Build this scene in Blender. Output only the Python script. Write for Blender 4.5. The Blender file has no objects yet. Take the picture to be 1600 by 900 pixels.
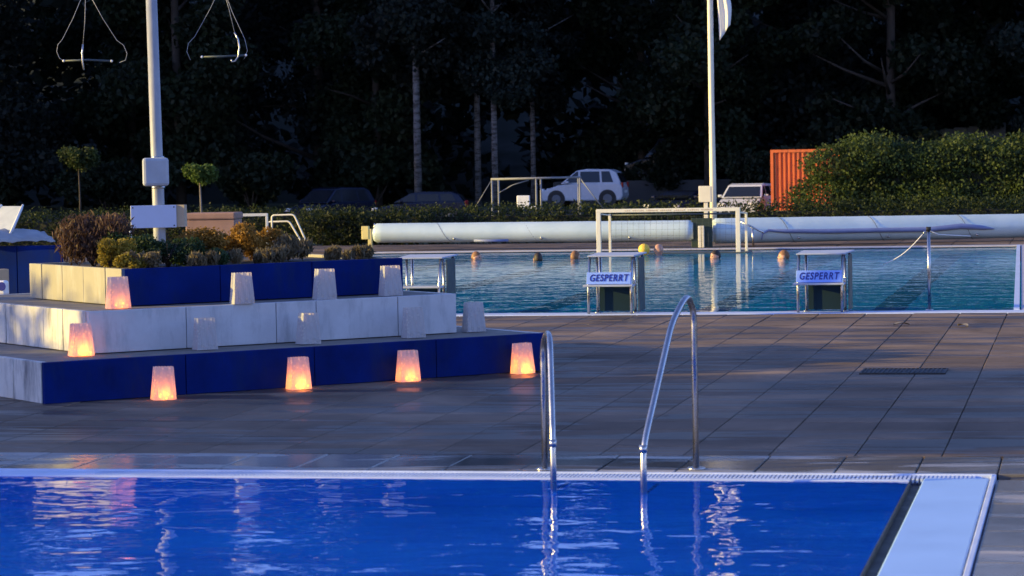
import bpy, bmesh, math, random
import numpy as np
from mathutils import Vector, Matrix, Euler
R = math.radians
sc = bpy.context.scene
col = sc.collection
random.seed(7)

# ------------------------------------------------------------------ camera
CAM = Vector((0, 0, 2.0))
yaw, pitch, roll = R(11.8), R(2.75), R(-1.05)
cd = bpy.data.cameras.new('camera'); cam = bpy.data.objects.new('camera', cd); col.objects.link(cam)
fw = Vector((0, math.cos(pitch), -math.sin(pitch))); up = Vector((0, math.sin(pitch), math.cos(pitch))); rt = Vector((1, 0, 0))
c_, s_ = math.cos(roll), math.sin(roll)
r2 = c_*rt + s_*up; u2 = -s_*rt + c_*up
Z = Matrix.Rotation(yaw, 3, 'Z'); r2, u2, fw = Z@r2, Z@u2, Z@fw
cam.matrix_world = Matrix(((r2.x, u2.x, -fw.x, CAM.x), (r2.y, u2.y, -fw.y, CAM.y), (r2.z, u2.z, -fw.z, CAM.z), (0, 0, 0, 1)))
cd.sensor_width = 36; cd.lens = 4300/1600*36; cd.clip_start = .1; cd.clip_end = 3000
sc.camera = cam
cd.dof.use_dof = True; cd.dof.focus_distance = 31; cd.dof.aperture_fstop = 6.0
sc.render.resolution_x = 1024; sc.render.resolution_y = 576

# ------------------------------------------------------------------ light
SUN_H, SUN_E = -106, 12.0          # heading from +Y (negative = left), elevation
w = bpy.data.worlds.new('World'); sc.world = w; w.use_nodes = True
nt = w.node_tree; nt.nodes.clear()
sky = nt.nodes.new('ShaderNodeTexSky'); sky.sky_type = 'NISHITA'; sky.sun_disc = False
sky.sun_elevation = R(SUN_E); sky.sun_rotation = R(SUN_H)
sky.air_density = 1.0; sky.dust_density = 0.3; sky.ozone_density = 5.0
bg = nt.nodes.new('ShaderNodeBackground'); bg.inputs[1].default_value = 0.15
tint = nt.nodes.new('ShaderNodeMix'); tint.data_type = 'RGBA'; tint.blend_type = 'MULTIPLY'
tint.inputs[0].default_value = 1; tint.inputs[7].default_value = (1.52, 1.05, 1.20, 1)
out = nt.nodes.new('ShaderNodeOutputWorld')
nt.links.new(sky.outputs[0], tint.inputs[6]); nt.links.new(tint.outputs[2], bg.inputs[0]); nt.links.new(bg.outputs[0], out.inputs[0])
sd = bpy.data.lights.new('sun', 'SUN'); sd.energy = 3.9; sd.angle = R(.6); sd.color = (1, .73, .17)
sun = bpy.data.objects.new('sun', sd); col.objects.link(sun)
sv = Vector((math.sin(R(SUN_H))*math.cos(R(SUN_E)), math.cos(R(SUN_H))*math.cos(R(SUN_E)), math.sin(R(SUN_E))))
sun.rotation_euler = sv.to_track_quat('Z', 'Y').to_euler(); sun.location = sv*60
sc.view_settings.view_transform = 'Standard'; sc.view_settings.look = 'None'
sc.view_settings.exposure = 1.12; sc.view_settings.gamma = 1
sc.cycles.use_denoising = True
sc.cycles.max_bounces = 8; sc.cycles.transmission_bounces = 6; sc.cycles.transparent_max_bounces = 12
sc.cycles.sample_clamp_indirect = 6

# ------------------------------------------------------------------ helpers
def tag(o, label=None, cat=None, group=None, kind=None):
    if label: o['label'] = label
    if cat: o['category'] = cat
    if group: o['group'] = group
    if kind: o['kind'] = kind
    return o

def thing(name, loc, label, cat, group=None, rz=0):
    o = bpy.data.objects.new(name, None); o.empty_display_size = .1; col.objects.link(o)
    o.location = loc; o.rotation_euler = (0, 0, rz)
    return tag(o, label, cat, group)

class MB:
    """collects shapes into one mesh"""
    def __init__(s): s.v = []; s.f = []; s.sm = []
    def add(s, vs, fs, smooth=False):
        b = len(s.v); s.v += [tuple(v) for v in vs]; s.f += [tuple(b+i for i in f) for f in fs]; s.sm += [smooth]*len(fs); return s
    def box(s, c, d, rot=None):
        x, y, z = d[0]/2, d[1]/2, d[2]/2
        vs = [Vector((i*x, j*y, k*z)) for i, j, k in ((-1,-1,-1),(1,-1,-1),(1,1,-1),(-1,1,-1),(-1,-1,1),(1,-1,1),(1,1,1),(-1,1,1))]
        if rot: m = Euler(rot).to_matrix(); vs = [m@v for v in vs]
        c = Vector(c)
        return s.add([v+c for v in vs], [(0,3,2,1),(4,5,6,7),(0,1,5,4),(1,2,6,5),(2,3,7,6),(3,0,4,7)])
    def bb(s, x0, x1, y0, y1, z0, z1): return s.box(((x0+x1)/2, (y0+y1)/2, (z0+z1)/2), (x1-x0, y1-y0, z1-z0))
    def cbox(s, x0, x1, y0, y1, z0, z1, b=.006):
        """box with a chamfered top rim"""
        vs = [(x0,y0,z0),(x1,y0,z0),(x1,y1,z0),(x0,y1,z0),(x0,y0,z1-b),(x1,y0,z1-b),(x1,y1,z1-b),(x0,y1,z1-b),
              (x0+b,y0+b,z1),(x1-b,y0+b,z1),(x1-b,y1-b,z1),(x0+b,y1-b,z1)]
        fs = [(0,1,5,4),(1,2,6,5),(2,3,7,6),(3,0,4,7),(4,5,9,8),(5,6,10,9),(6,7,11,10),(7,4,8,11),(8,9,10,11),(3,2,1,0)]
        return s.add(vs, fs)
    def tube(s, pts, r, seg=10, caps=True):
        pts = [Vector(p) for p in pts]; n = len(pts); rs = r if isinstance(r, (list, tuple)) else [r]*n
        vs = []; prev = None
        for i, p in enumerate(pts):
            t = (pts[min(i+1, n-1)]-pts[max(i-1, 0)]).normalized()
            if prev is None: a = t.orthogonal().normalized()
            else:
                a = prev - t*prev.dot(t); a.normalize()
            prev = a; b = t.cross(a)
            for k in range(seg):
                q = 2*math.pi*k/seg; vs.append(p+(a*math.cos(q)+b*math.sin(q))*rs[i])
        fs = []
        for i in range(n-1):
            for k in range(seg):
                k2 = (k+1) % seg; fs.append((i*seg+k, i*seg+k2, (i+1)*seg+k2, (i+1)*seg+k))
        s.add(vs, fs, True)
        if caps:
            b = len(s.v)-len(vs)
            s.f += [tuple(b+k for k in reversed(range(seg))), tuple(b+(n-1)*seg+k for k in range(seg))]; s.sm += [False, False]
        return s
    def prism(s, prof, y0, y1, shrink=0):
        """profile in xz extruded along y"""
        n = len(prof); vs = [(x, y0, z) for x, z in prof]+[(x, y1, z) for x, z in prof]
        fs = [tuple(range(n)), tuple(reversed(range(n, 2*n)))]+[(i, n+i, n+(i+1) % n, (i+1) % n) for i in range(n)]
        return s.add(vs, fs)
    def ball(s, c, r, seg=16, rings=10, fn=None):
        vs = []; c = Vector(c)
        rr = r if isinstance(r, (tuple, list)) else (r, r, r)
        for i in range(rings+1):
            th = math.pi*i/rings
            for k in range(seg):
                ph = 2*math.pi*k/seg
                d = Vector((math.sin(th)*math.cos(ph), math.sin(th)*math.sin(ph), math.cos(th)))
                v = Vector((d.x*rr[0], d.y*rr[1], d.z*rr[2]))
                if fn: v = fn(d, v)
                vs.append(c+v)
        fs = [(i*seg+k, (i+1)*seg+k, (i+1)*seg+(k+1) % seg, i*seg+(k+1) % seg) for i in range(rings) for k in range(seg)]
        return s.add(vs, fs, True)
    def build(s, name, mat, parent=None, loc=None, bevel=0, kind=None, label=None, rot=None):
        me = bpy.data.meshes.new(name); me.from_pydata(s.v, [], s.f)
        me.polygons.foreach_set('use_smooth', s.sm); me.update()
        if mat: me.materials.append(mat)
        o = bpy.data.objects.new(name, me); col.objects.link(o)
        if parent: o.parent = parent
        if loc: o.location = loc
        if rot: o.rotation_euler = rot
        if bevel:
            m = o.modifiers.new('bevel', 'BEVEL'); m.width = bevel; m.segments = 2; m.limit_method = 'ANGLE'
        if kind: o['kind'] = kind
        if label: o['label'] = label
        return o

def share(o, name=None, parent=None, loc=None, rot=None):
    c = o.copy(); col.objects.link(c)
    if parent: c.parent = parent
    if loc is not None: c.location = loc
    if rot is not None: c.rotation_euler = rot
    return c

def dup(root, loc, rz, label, group=None):
    r = root.copy(); col.objects.link(r); r.location = loc; r.rotation_euler = (0, 0, rz); r['label'] = label
    if group: r['group'] = group
    for ch in list(root.children):
        c = ch.copy(); col.objects.link(c); c.parent = r
        for g in ch.children:
            d = g.copy(); col.objects.link(d); d.parent = c
    return r

def arc(pts, r=.05, n=5):
    """round the corners of a polyline"""
    pts = [Vector(p) for p in pts]; outp = [pts[0]]
    for i in range(1, len(pts)-1):
        p, a, b = pts[i], pts[i-1], pts[i+1]
        da = (a-p); db = (b-p); rr = min(r, da.length*.45, db.length*.45)
        A = p+da.normalized()*rr; B = p+db.normalized()*rr
        for k in range(n+1):
            t = k/n; outp.append(A*(1-t)**2+p*2*t*(1-t)+B*t*t)
    outp.append(pts[-1]); return outp

# ------------------------------------------------------------------ materials
class NT:
    def __init__(s, name):
        s.m = bpy.data.materials.new(name); s.m.use_nodes = True; s.t = s.m.node_tree
        s.b = s.t.nodes['Principled BSDF']; s.o = s.t.nodes['Material Output']
    def n(s, typ, **kw):
        x = s.t.nodes.new('ShaderNode'+typ)
        for k, v in kw.items():
            if k.startswith('i_'): x.inputs[int(k[2:])].default_value = v
            else: setattr(x, k, v)
        return x
    def l(s, a, b): s.t.links.new(a, b)
    def pos(s, scale=(1, 1, 1), obj=False):
        g = s.n('TexCoord').outputs['Object'] if obj else s.n('NewGeometry').outputs['Position']
        m = s.n('Mapping'); m.inputs['Scale'].default_value = scale; s.l(g, m.inputs[0]); return m.outputs[0]
    def noise(s, vec, scale, detail=4, rough=.6, dist=0):
        x = s.n('TexNoise'); x.inputs['Scale'].default_value = scale; x.inputs['Detail'].default_value = detail
        x.inputs['Roughness'].default_value = rough; x.inputs['Distortion'].default_value = dist
        if vec: s.l(vec, x.inputs['Vector'])
        return x.outputs['Fac']
    def ramp(s, fac, stops):
        x = s.n('ValToRGB'); e = x.color_ramp.elements
        while len(e) < len(stops): e.new(.5)
        for i, (p, c) in enumerate(stops):
            e[i].position = p; e[i].color = (*c, 1) if isinstance(c, tuple) else (c, c, c, 1)
        s.l(fac, x.inputs[0]); return x.outputs[0]
    def mix(s, fac, a, b, blend='MIX'):
        x = s.n('Mix', data_type='RGBA', blend_type=blend)
        for i, v in ((0, fac), (6, a), (7, b)):
            if isinstance(v, (int, float)): x.inputs[i].default_value = v if i == 0 else (v, v, v, 1)
            elif isinstance(v, tuple): x.inputs[i].default_value = (*v, 1)
            else: s.l(v, x.inputs[i])
        return x.outputs[2]
    def bump(s, h, strength=.3, dist=.01):
        x = s.n('Bump'); x.inputs['Strength'].default_value = strength; x.inputs['Distance'].default_value = dist
        s.l(h, x.inputs['Height']); return x.outputs[0]

def mat(name, c, rough=.6, metal=0, var=.15, scale=3, bump=.15, bscale=40, obj=True, dirt=None, spec=None):
    k = NT(name); p = k.pos(obj=obj)
    n = k.noise(p, scale, 5)
    lo = tuple(x*(1-var) for x in c); hi = tuple(min(1, x*(1+var)) for x in c)
    colr = k.ramp(n, [(.3, lo), (.7, hi)])
    if dirt:
        n2 = k.noise(k.pos((1, 1, .25), obj=obj), scale*1.7, 6, .7)
        f = k.ramp(n2, [(.5, 0.0), (.72, 1.0)])
        colr = k.mix(f, colr, dirt)
    k.l(colr, k.b.inputs['Base Color'])
    k.l(k.ramp(k.noise(p, scale*2, 3), [(.3, max(.02, rough*.8)), (.7, min(1, rough*1.2))]), k.b.inputs['Roughness'])
    k.b.inputs['Metallic'].default_value = metal
    if spec is not None: k.b.inputs['Specular IOR Level'].default_value = spec
    if bump: k.l(k.bump(k.noise(p, bscale, 4), bump, .004), k.b.inputs['Normal'])
    return k.m

def leafmat(name, a, b, scale=1.5, trans=.35):
    k = NT(name); p = k.pos()
    f = k.noise(p, scale, 6, .75)
    oi = k.n('ObjectInfo')
    colr = k.ramp(f, [(.32, a), (.68, b)])
    v = k.ramp(oi.outputs['Random'], [(0, .7), (1, 1.25)])
    colr = k.mix(1.0, colr, v, 'MULTIPLY')
    k.l(colr, k.b.inputs['Base Color']); k.b.inputs['Roughness'].default_value = .6; k.b.inputs['Specular IOR Level'].default_value = .25
    tr = k.n('BsdfTranslucent'); k.l(colr, tr.inputs[0])
    m = k.n('MixShader'); m.inputs[0].default_value = trans; k.l(k.b.outputs[0], m.inputs[1]); k.l(tr.outputs[0], m.inputs[2]); k.l(m.outputs[0], k.o.inputs[0])
    return k.m

M = {}
M['steel'] = mat('brushed_steel', (.45, .45, .46), .28, 1, .08, 8, .1, 90)
M['pole_paint'] = mat('weathered_pole_paint', (.27, .29, .33), .5, 0, .12, 4, .2, 30, dirt=(.35, .36, .38))
M['cream_paint'] = mat('cream_white_paint', (.80, .75, .58), .45, 0, .05, 6, .1, 30)
M['white_paint'] = mat('white_paint', (.78, .78, .78), .45, 0, .06, 5, .1, 30, dirt=(.6, .6, .6))
M['white_panel'] = mat('white_washed_concrete', (.35, .33, .27), .8, 0, .08, 3, .35, 60, obj=False, dirt=(.45, .44, .42), spec=.15)
M['stained_panel'] = mat('stained_white_concrete', (.64, .62, .58), .8, 0, .10, 3, .35, 60, obj=False, dirt=(.2, .2, .21), spec=.15)
M['grey_panel'] = mat('pale_grey_concrete', (.52, .53, .56), .8, 0, .09, 4, .35, 60, obj=False, dirt=(.36, .37, .4), spec=.15)
M['blue_panel'] = mat('dark_blue_painted_concrete', (.003, .016, .13), .8, 0, .3, 2.5, .35, 60, obj=False, dirt=(.012, .026, .10), spec=.05)
M['ledge'] = mat('grey_brown_ledge', (.19, .17, .15), .9, 0, .25, 6, .5, 50, obj=False)
M['soil'] = mat('planter_soil', (.05, .035, .025), .95, 0, .4, 9, .8, 30, obj=False)
M['dark'] = mat('dark_rubber', (.02, .02, .022), .7, 0, .2)
M['dark_panel'] = mat('dark_grey_panel', (.045, .062, .07), .5, 0, .15, 4, .1, 30)
M['board_blue'] = mat('sign_board_paint', (.50, .56, .74), .5, 0, .04, 4, .05, 30)
M['sign_pale'] = mat('sign_pale_blue', (.24, .40, .95), .6, 0, .03, 4, .05, 30)
M['letter_blue'] = mat('lettering_blue', (.01, .02, .25), .5, 0, .02)
M['box_grey'] = mat('grey_box_plastic', (.36, .40, .47), .55, 0, .1, 6, .15, 60)
M['gutter'] = mat('pale_blue_gutter', (.33, .52, .86), .55, 0, .05, 1.5, .1, 60, obj=False, spec=.3)
M['coping'] = mat('pale_coping', (.50, .58, .78), .5, 0, .08, 5, .15, 60, obj=False)
M['slot'] = mat('dark_gutter_slot', (.03, .035, .045), .7, 0, .2)
M['basin_blue'] = mat('deep_blue_pool_paint', (.0, .19, .93), .6, 0, .25, .7, .0, 30, obj=False)
M['basin_teal'] = mat('turquoise_pool_paint', (.0, .36, .66), .6, 0, .12, .5, .0, 30, obj=False)
M['lane'] = mat('dark_lane_tile', (.004, .02, .05), .6, 0, .1)
M['yellow'] = mat('yellow_bracket_paint', (.75, .60, .20), .45, 0, .1, 5, dirt=(.4, .3, .12))
M['orange'] = mat('orange_container_paint', (.62, .13, .03), .55, 0, .15, 2, .2, 20, dirt=(.3, .08, .03))
M['tyre'] = mat('tyre_rubber', (.02, .02, .02), .8)
M['glass'] = mat('dark_car_glass', (.012, .015, .02), .08, 0, .1, bump=0)
M['asphalt'] = mat('asphalt', (.035, .036, .038), .9, 0, .2, .5, .4, 30, obj=False)
M['grass'] = mat('mown_grass', (.03, .05, .012), .95, 0, .35, .8, .6, 20, obj=False)
M['bark'] = mat('dark_bark', (.045, .035, .028), .9, 0, .35, 6, .8, 20)
M['chest'] = mat('brown_wood_chest', (.30, .17, .12), .7, 0, .15, 5, .3, 30)
M['block_paint'] = mat('pale_blue_grey_deck_paint', (.40, .45, .56), .7, 0, .08, 6, .2, 60, spec=.2)
M['frame_grey'] = mat('dull_galvanised_steel', (.20, .21, .23), .6, 0, .1, 6)
M['dark_front'] = mat('dark_slate_panel', (.012, .03, .045), .8, 0, .1, spec=.1)
M['flag'] = mat('white_flag_cloth', (.75, .74, .70), .8, 0, .05)
M['skin'] = mat('skin', (.52, .28, .19), .5, 0, .08, 20, .05)
M['hair'] = mat('dark_hair', (.025, .015, .01), .6, 0, .3, 30, .4, 90)
M['hair2'] = mat('light_brown_hair', (.22, .10, .04), .6, 0, .3, 30, .4, 90)
M['ball'] = mat('yellow_ball_rubber', (.85, .55, .06), .5, 0, .05)
M['stone'] = mat('pale_stone_wall', (.20, .19, .18), .9, 0, .25, 2, .5, 12, obj=False)
M['car_white'] = mat('white_car_paint', (.42, .45, .51), .25, 0, .02, bump=0)
M['car_silver'] = mat('silver_car_paint', (.6, .63, .72), .25, 0, .02, bump=0)
M['car_dark'] = mat('dark_blue_car_paint', (.006, .01, .03), .2, .2, .02, bump=0)
M['car_black'] = mat('black_car_paint', (.008, .009, .012), .15, .1, .02, bump=0)
M['rim'] = mat('grey_wheel_rim', (.10, .11, .13), .5, 0, .1)
M['lamp_red'] = mat('red_tail_lamp', (.25, .01, .01), .2, 0, .02, bump=0)
M['tarp'] = mat('blue_grey_cover_edge', (.16, .20, .38), .6, 0, .15, 3)
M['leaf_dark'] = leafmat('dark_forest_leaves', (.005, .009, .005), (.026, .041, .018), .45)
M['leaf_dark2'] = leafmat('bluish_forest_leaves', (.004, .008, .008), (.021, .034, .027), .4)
M['leaf_hedge'] = leafmat('hedge_leaves', (.016, .026, .008), (.07, .105, .028), 1.4)
M['leaf_low'] = leafmat('low_hedge_leaves', (.014, .022, .005), (.042, .058, .016), 1.2)
M['leaf_ball'] = leafmat('bright_tree_leaves', (.05, .08, .015), (.12, .2, .04), 3)
M['leaf_brown'] = leafmat('mauve_brown_seed_heads', (.06, .035, .022), (.21, .12, .085), 4)
M['leaf_yellow'] = leafmat('yellow_flowers', (.10, .08, .01), (.45, .34, .05), 7)
M['leaf_orange'] = leafmat('orange_flowers', (.12, .07, .012), (.42, .22, .04), 7)
M['leaf_green'] = leafmat('deep_green_leaves', (.012, .03, .014), (.05, .09, .035), 5)
M['leaf_grey'] = leafmat('grey_grass_blades', (.07, .055, .03), (.24, .19, .11), 5)

def birch_mat():
    k = NT('birch_bark'); p = k.pos((1, 1, 3.5), obj=True)
    n = k.noise(p, 2.2, 6, .75)
    k.l(k.ramp(n, [(.42, (.03, .028, .025)), (.52, (.13, .13, .14)), (.8, (.22, .22, .23))]), k.b.inputs['Base Color'])
    k.b.inputs['Roughness'].default_value = .8
    return k.m
M['birch'] = birch_mat()

def slab_mat(name, base, wet):
    """concrete paver: each slab its own tone, with stains and wet patches"""
    k = NT(name); p = k.pos(); oi = k.n('ObjectInfo')
    n1 = k.noise(p, .55, 5, .65, .6); n2 = k.noise(p, 9, 6, .7)
    c1 = k.ramp(n1, [(.3, tuple(x*.5 for x in base)), (.7, tuple(x*1.42 for x in base))])
    c2 = k.mix(.45, c1, k.ramp(n2, [(.3, .35), (.75, .75)]), 'MULTIPLY')
    c2 = k.mix(1.0, c2, k.ramp(oi.outputs['Random'], [(0, 1.05), (1, 1.5)]), 'MULTIPLY')
    pw = k.pos((.35, 1.6, 1)); nw = k.noise(pw, 1.4, 4, .55, .8)
    wf = k.ramp(nw, [(.5-wet*.16, 0.0), (.56-wet*.08, 1.0)])
    c3 = k.mix(wf, c2, k.mix(1.0, c2, .5, 'MULTIPLY'))
    if wet > .6:   # soaked strip between the two handrails
        sp = k.n('SeparateXYZ'); k.l(k.n('NewGeometry').outputs['Position'], sp.inputs[0])
        nz_ = k.noise(k.pos((2, 5, 1)), 1.5, 3)
        def band(sock, c, w_):
            a = k.n('Math', operation='SUBTRACT'); k.l(sock, a.inputs[0]); a.inputs[1].default_value = c
            b_ = k.n('Math', operation='ABSOLUTE'); k.l(a.outputs[0], b_.inputs[0])
            m_ = k.n('Math', operation='MULTIPLY_ADD'); k.l(nz_, m_.inputs[0]); m_.inputs[1].default_value = w_*.5; k.l(b_.outputs[0], m_.inputs[2])
            r_ = k.n('MapRange'); k.l(m_.outputs[0], r_.inputs[0]); r_.inputs[1].default_value = w_*1.3; r_.inputs[2].default_value = w_*1.1; return r_.outputs[0]
        mm = k.n('Math', operation='MULTIPLY'); k.l(band(sp.outputs[0], -3.3, .9), mm.inputs[0]); k.l(band(sp.outputs[1], 17.45, .34), mm.inputs[1])
        c3 = k.mix(mm.outputs[0], c3, (.035, .03, .028))
    k.l(c3, k.b.inputs['Base Color'])
    rg = k.mix(wf, .75, .16 if wet > .6 else .34); k.l(rg, k.b.inputs['Roughness'])
    bs = k.n('Bump'); bs.inputs['Distance'].default_value = .003; k.l(n2, bs.inputs['Height'])
    k.b.inputs['Specular IOR Level'].default_value = .5 if wet > .6 else .12
    k.l(k.mix(wf, .6, .15), bs.inputs['Strength']); k.l(bs.outputs[0], k.b.inputs['Normal'])
    return k.m
M['slab'] = slab_mat('worn_paving_slab', (.185, .134, .098), .0)
M['slab_edge'] = slab_mat('wet_edge_slab', (.32, .30, .29), 1.0)
M['slab_side'] = mat('pale_lilac_slab', (.36, .36, .42), .8, 0, .12, 2, .3, 40, obj=False)

def water_mat(name, s1, s2, a1, a2, tintc, milk):
    k = NT(name); k.t.nodes.remove(k.b)
    g = k.n('BsdfGlass'); g.inputs['IOR'].default_value = 1.33; g.inputs['Roughness'].default_value = .0; g.inputs['Color'].default_value = (1, 1, 1, 1)
    n1 = k.noise(k.pos((1, 1.35, 1)), s1, 3, .5, .4); n2 = k.noise(k.pos((1, 1.2, 1)), s2, 2, .5, .2)
    b1 = k.n('Bump'); b1.inputs['Strength'].default_value = 1; b1.inputs['Distance'].default_value = a1; k.l(n1, b1.inputs['Height'])
    b2 = k.n('Bump'); b2.inputs['Strength'].default_value = 1; b2.inputs['Distance'].default_value = a2; k.l(n2, b2.inputs['Height']); k.l(b1.outputs[0], b2.inputs['Normal'])
    k.l(b2.outputs[0], g.inputs['Normal']); 
    d = k.n('BsdfDiffuse'); d.inputs[0].default_value = (*tintc, 1)
    m = k.n('MixShader'); m.inputs[0].default_value = milk
    k.l(g.outputs[0], m.inputs[1]); k.l(d.outputs[0], m.inputs[2]); k.l(m.outputs[0], k.o.inputs[0])
    return k.m
M['water_near'] = water_mat('clear_pool_water', 1.0, 4, .019, .0035, (0, .10, .78), .18)
M['water_far'] = water_mat('rippled_pool_water', 1.2, 4, .010, .003, (.0, .24, .46), .19)

def cover_mat():
    k = NT('rolled_pool_cover_foil'); p = k.pos((1, 1, 1), obj=True)
    n = k.noise(k.pos((.8, 1, 1), obj=True), 1.2, 4, .6)
    k.l(k.ramp(n, [(.3, (.46, .58, .62)), (.7, (.60, .71, .74))]), k.b.inputs['Base Color'])
    k.b.inputs['Roughness'].default_value = .42; k.b.inputs['Metallic'].default_value = .1
    k.l(k.bump(k.noise(k.pos((9, 1, 1), obj=True), 6, 4), .25, .01), k.b.inputs['Normal'])
    return k.m
M['cover'] = cover_mat()

def paper_mat(name, seed):
    k = NT(name); p = k.pos(obj=True)
    v = k.n('TexVoronoi'); v.inputs['Scale'].default_value = 30; k.l(p, v.inputs['Vector'])
    n = k.noise(p, 9+seed, 2)
    holes = k.ramp(v.outputs['Distance'], [(.24, .42), (.42, 0.0)])
    area = k.ramp(n, [(.44, 0.0), (.52, 1.0)])
    hf = k.mix(1.0, holes, area, 'MULTIPLY')
    d = k.n('BsdfDiffuse'); d.inputs[0].default_value = (.56, .57, .62, 1)
    t = k.n('BsdfTranslucent'); t.inputs[0].default_value = (.66, .50, .34, 1)
    m = k.n('MixShader'); m.inputs[0].default_value = .34; k.l(d.outputs[0], m.inputs[1]); k.l(t.outputs[0], m.inputs[2])
    t2 = k.n('BsdfTranslucent'); t2.inputs[0].default_value = (.95, .9, .8, 1)
    m2 = k.n('MixShader'); k.l(hf, m2.inputs[0]); k.l(m.outputs[0], m2.inputs[1]); k.l(t2.outputs[0], m2.inputs[2])
    bp = k.bump(k.noise(k.pos((1, 1, .5), obj=True), 22, 4, .6, 1.0), .8, .012)
    k.l(bp, d.inputs['Normal']); k.l(bp, t.inputs['Normal'])
    k.l(m2.outputs[0], k.o.inputs[0]); return k.m
M['paper'] = paper_mat('white_paper_bag', 0)
def flame_mat():
    k = NT('candle_flame'); k.b.inputs['Emission Color'].default_value = (1, .6, .18, 1); k.b.inputs['Emission Strength'].default_value = 6
    k.b.inputs['Base Color'].default_value = (1, .6, .2, 1); return k.m
M['flame'] = flame_mat()
M['wax'] = mat('candle_wax', (.8, .76, .66), .4)

# ------------------------------------------------------------------ ground with the two pool pits cut out
NP = (-30, -1.06, 2.0, 16.70)      # near pool water: x0 x1 y0 y1
FP = (-15.2, -0.80, 34.12, 56.5)     # far pool
def holed(name, xs, ys, holes, z, m, parent=None):
    b = MB()
    for i in range(len(xs)-1):
        for j in range(len(ys)-1):
            cx, cy = (xs[i]+xs[i+1])/2, (ys[j]+ys[j+1])/2
            if any(h[0] < cx < h[1] and h[2] < cy < h[3] for h in holes): continue
            b.add([(xs[i], ys[j], z), (xs[i+1], ys[j], z), (xs[i+1], ys[j+1], z), (xs[i], ys[j+1], z)], [(0, 1, 2, 3)])
    return b.build(name, m, parent)
g = holed('ground', sorted([-900, -70, -11.25, NP[0]-.3, FP[0]-.3, FP[1]+.1, NP[1]+.6, 900]), [-300, NP[2]-.3, NP[3]+.3, FP[2]-.4, FP[3]+.3, 91, 107, 1500],
          [(NP[0]-.3, NP[1]+.6, NP[2]-.3, NP[3]+.3), (FP[0]-.3, FP[1]+.1, FP[2]-.4, FP[3]+.3), (-70, -11.25, 91, 107)], -.09, M['grass'])
tag(g, 'mown lawn stretching to the trees', None, None, 'structure')
# paved deck base (joint colour) with pits cut out
M['joint'] = mat('dark_joint_sand', (.055, .046, .04), .95, 0, .3, 5, .5, 40, obj=False)
deck = holed('pool_deck', [-34, NP[0]-.3, FP[0]-.3, FP[1]+.1, NP[1]+.6, 14], [-6, NP[2]-.3, NP[3]+.3, FP[2]-.4, FP[3]+.3, 61.5],
             [(NP[0]-.3, NP[1]+.6, NP[2]-.3, NP[3]+.3), (FP[0]-.3, FP[1]+.1, FP[2]-.4, FP[3]+.3)], -.014, M['joint'])
tag(deck, 'worn brown grey paving between the two pools', None, None, 'structure')

# slabs between the pools
PX, PY = .565, .56
x_off = -.93
slabs = []
y = 17.98; row = 0
while y < 33.62:
    y1 = min(y+PY, 33.66)
    i = -26
    while i < 10:
        slabs.append((x_off+i*PX, x_off+(i+1)*PX, y, y1)); i += 1
    y += PY; row += 1
def in_view(x, yy):   # horizontal field of the camera with some margin
    a = math.degrees(math.atan2(x, yy)); return -23.2 < a < -.6
# pavers hidden under the planter can be left out of the single pieces
PA = Vector((-8.51, 21.6)); PH = R(46); PD = Vector((math.sin(PH), math.cos(PH))); PN = Vector((-PD.y, PD.x))
def under_planter(x, yy):
    v = Vector((x, yy))-PA; return .1 < v.dot(PD) < 4.8 and .1 < v.dot(PN) < 4.9
def visible(s):
    cx, cy = (s[0]+s[1])/2, (s[2]+s[3])/2
    if not in_view(cx, cy): return False
    v = Vector((cx, cy))-PA
    behind = v.dot(PN) > 0 and cx < -5 - (cy-25.2)*.22
    return not behind
vis = [s for s in slabs if visible(s)]
vis.sort(key=lambda s: s[2])
singles = vis[:262]; ss = set(singles)
slab_mesh = []
for q in range(3):
    b = MB(); b.cbox(0, PX-.007, 0, PY-.006, -.05, 0, .005)
    o = b.build('paving_slab', M['slab'], deck); slab_mesh.append(o)
first = [True]*3
for n_, s in enumerate(singles):
    q = n_ % 3
    o = slab_mesh[q] if first[q] else share(slab_mesh[q], parent=deck)
    first[q] = False
    o.location = (s[0]+.006, s[2]+.006, random.uniform(-.0015, .0015)); o.rotation_euler = (random.uniform(-.0015, .0015), random.uniform(-.0015, .0015), 0)
b = MB()
for s in slabs:
    if s in ss or under_planter((s[0]+s[1])/2, (s[2]+s[3])/2): continue
    z = random.uniform(-.003, .003); b.cbox(s[0]+.006, s[1]-.006, s[2]+.006, s[3]-.006, -.04+z, z, .005)
b.build('paving_field', M['slab'], deck, kind='stuff', label='worn grey brown paving beyond the nearest slabs')
b = MB()
for xx, n_x, ya, n_y in ((-33.4, 15, 33.68, 20), (-33.4, 40, 56.9, 4)):
    for i in range(n_x):
        for j in range(n_y):
            q = 1.18; z = random.uniform(-.003, .003)
            b.cbox(xx+i*q+.006, xx+(i+1)*q-.006, ya+j*q*.96+.006, ya+(j+1)*q*.96-.006, -.04+z, z, .005)
b.build('paving_field', M['slab'], deck, kind='stuff', label='worn paving beside and beyond the far pool')
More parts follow.
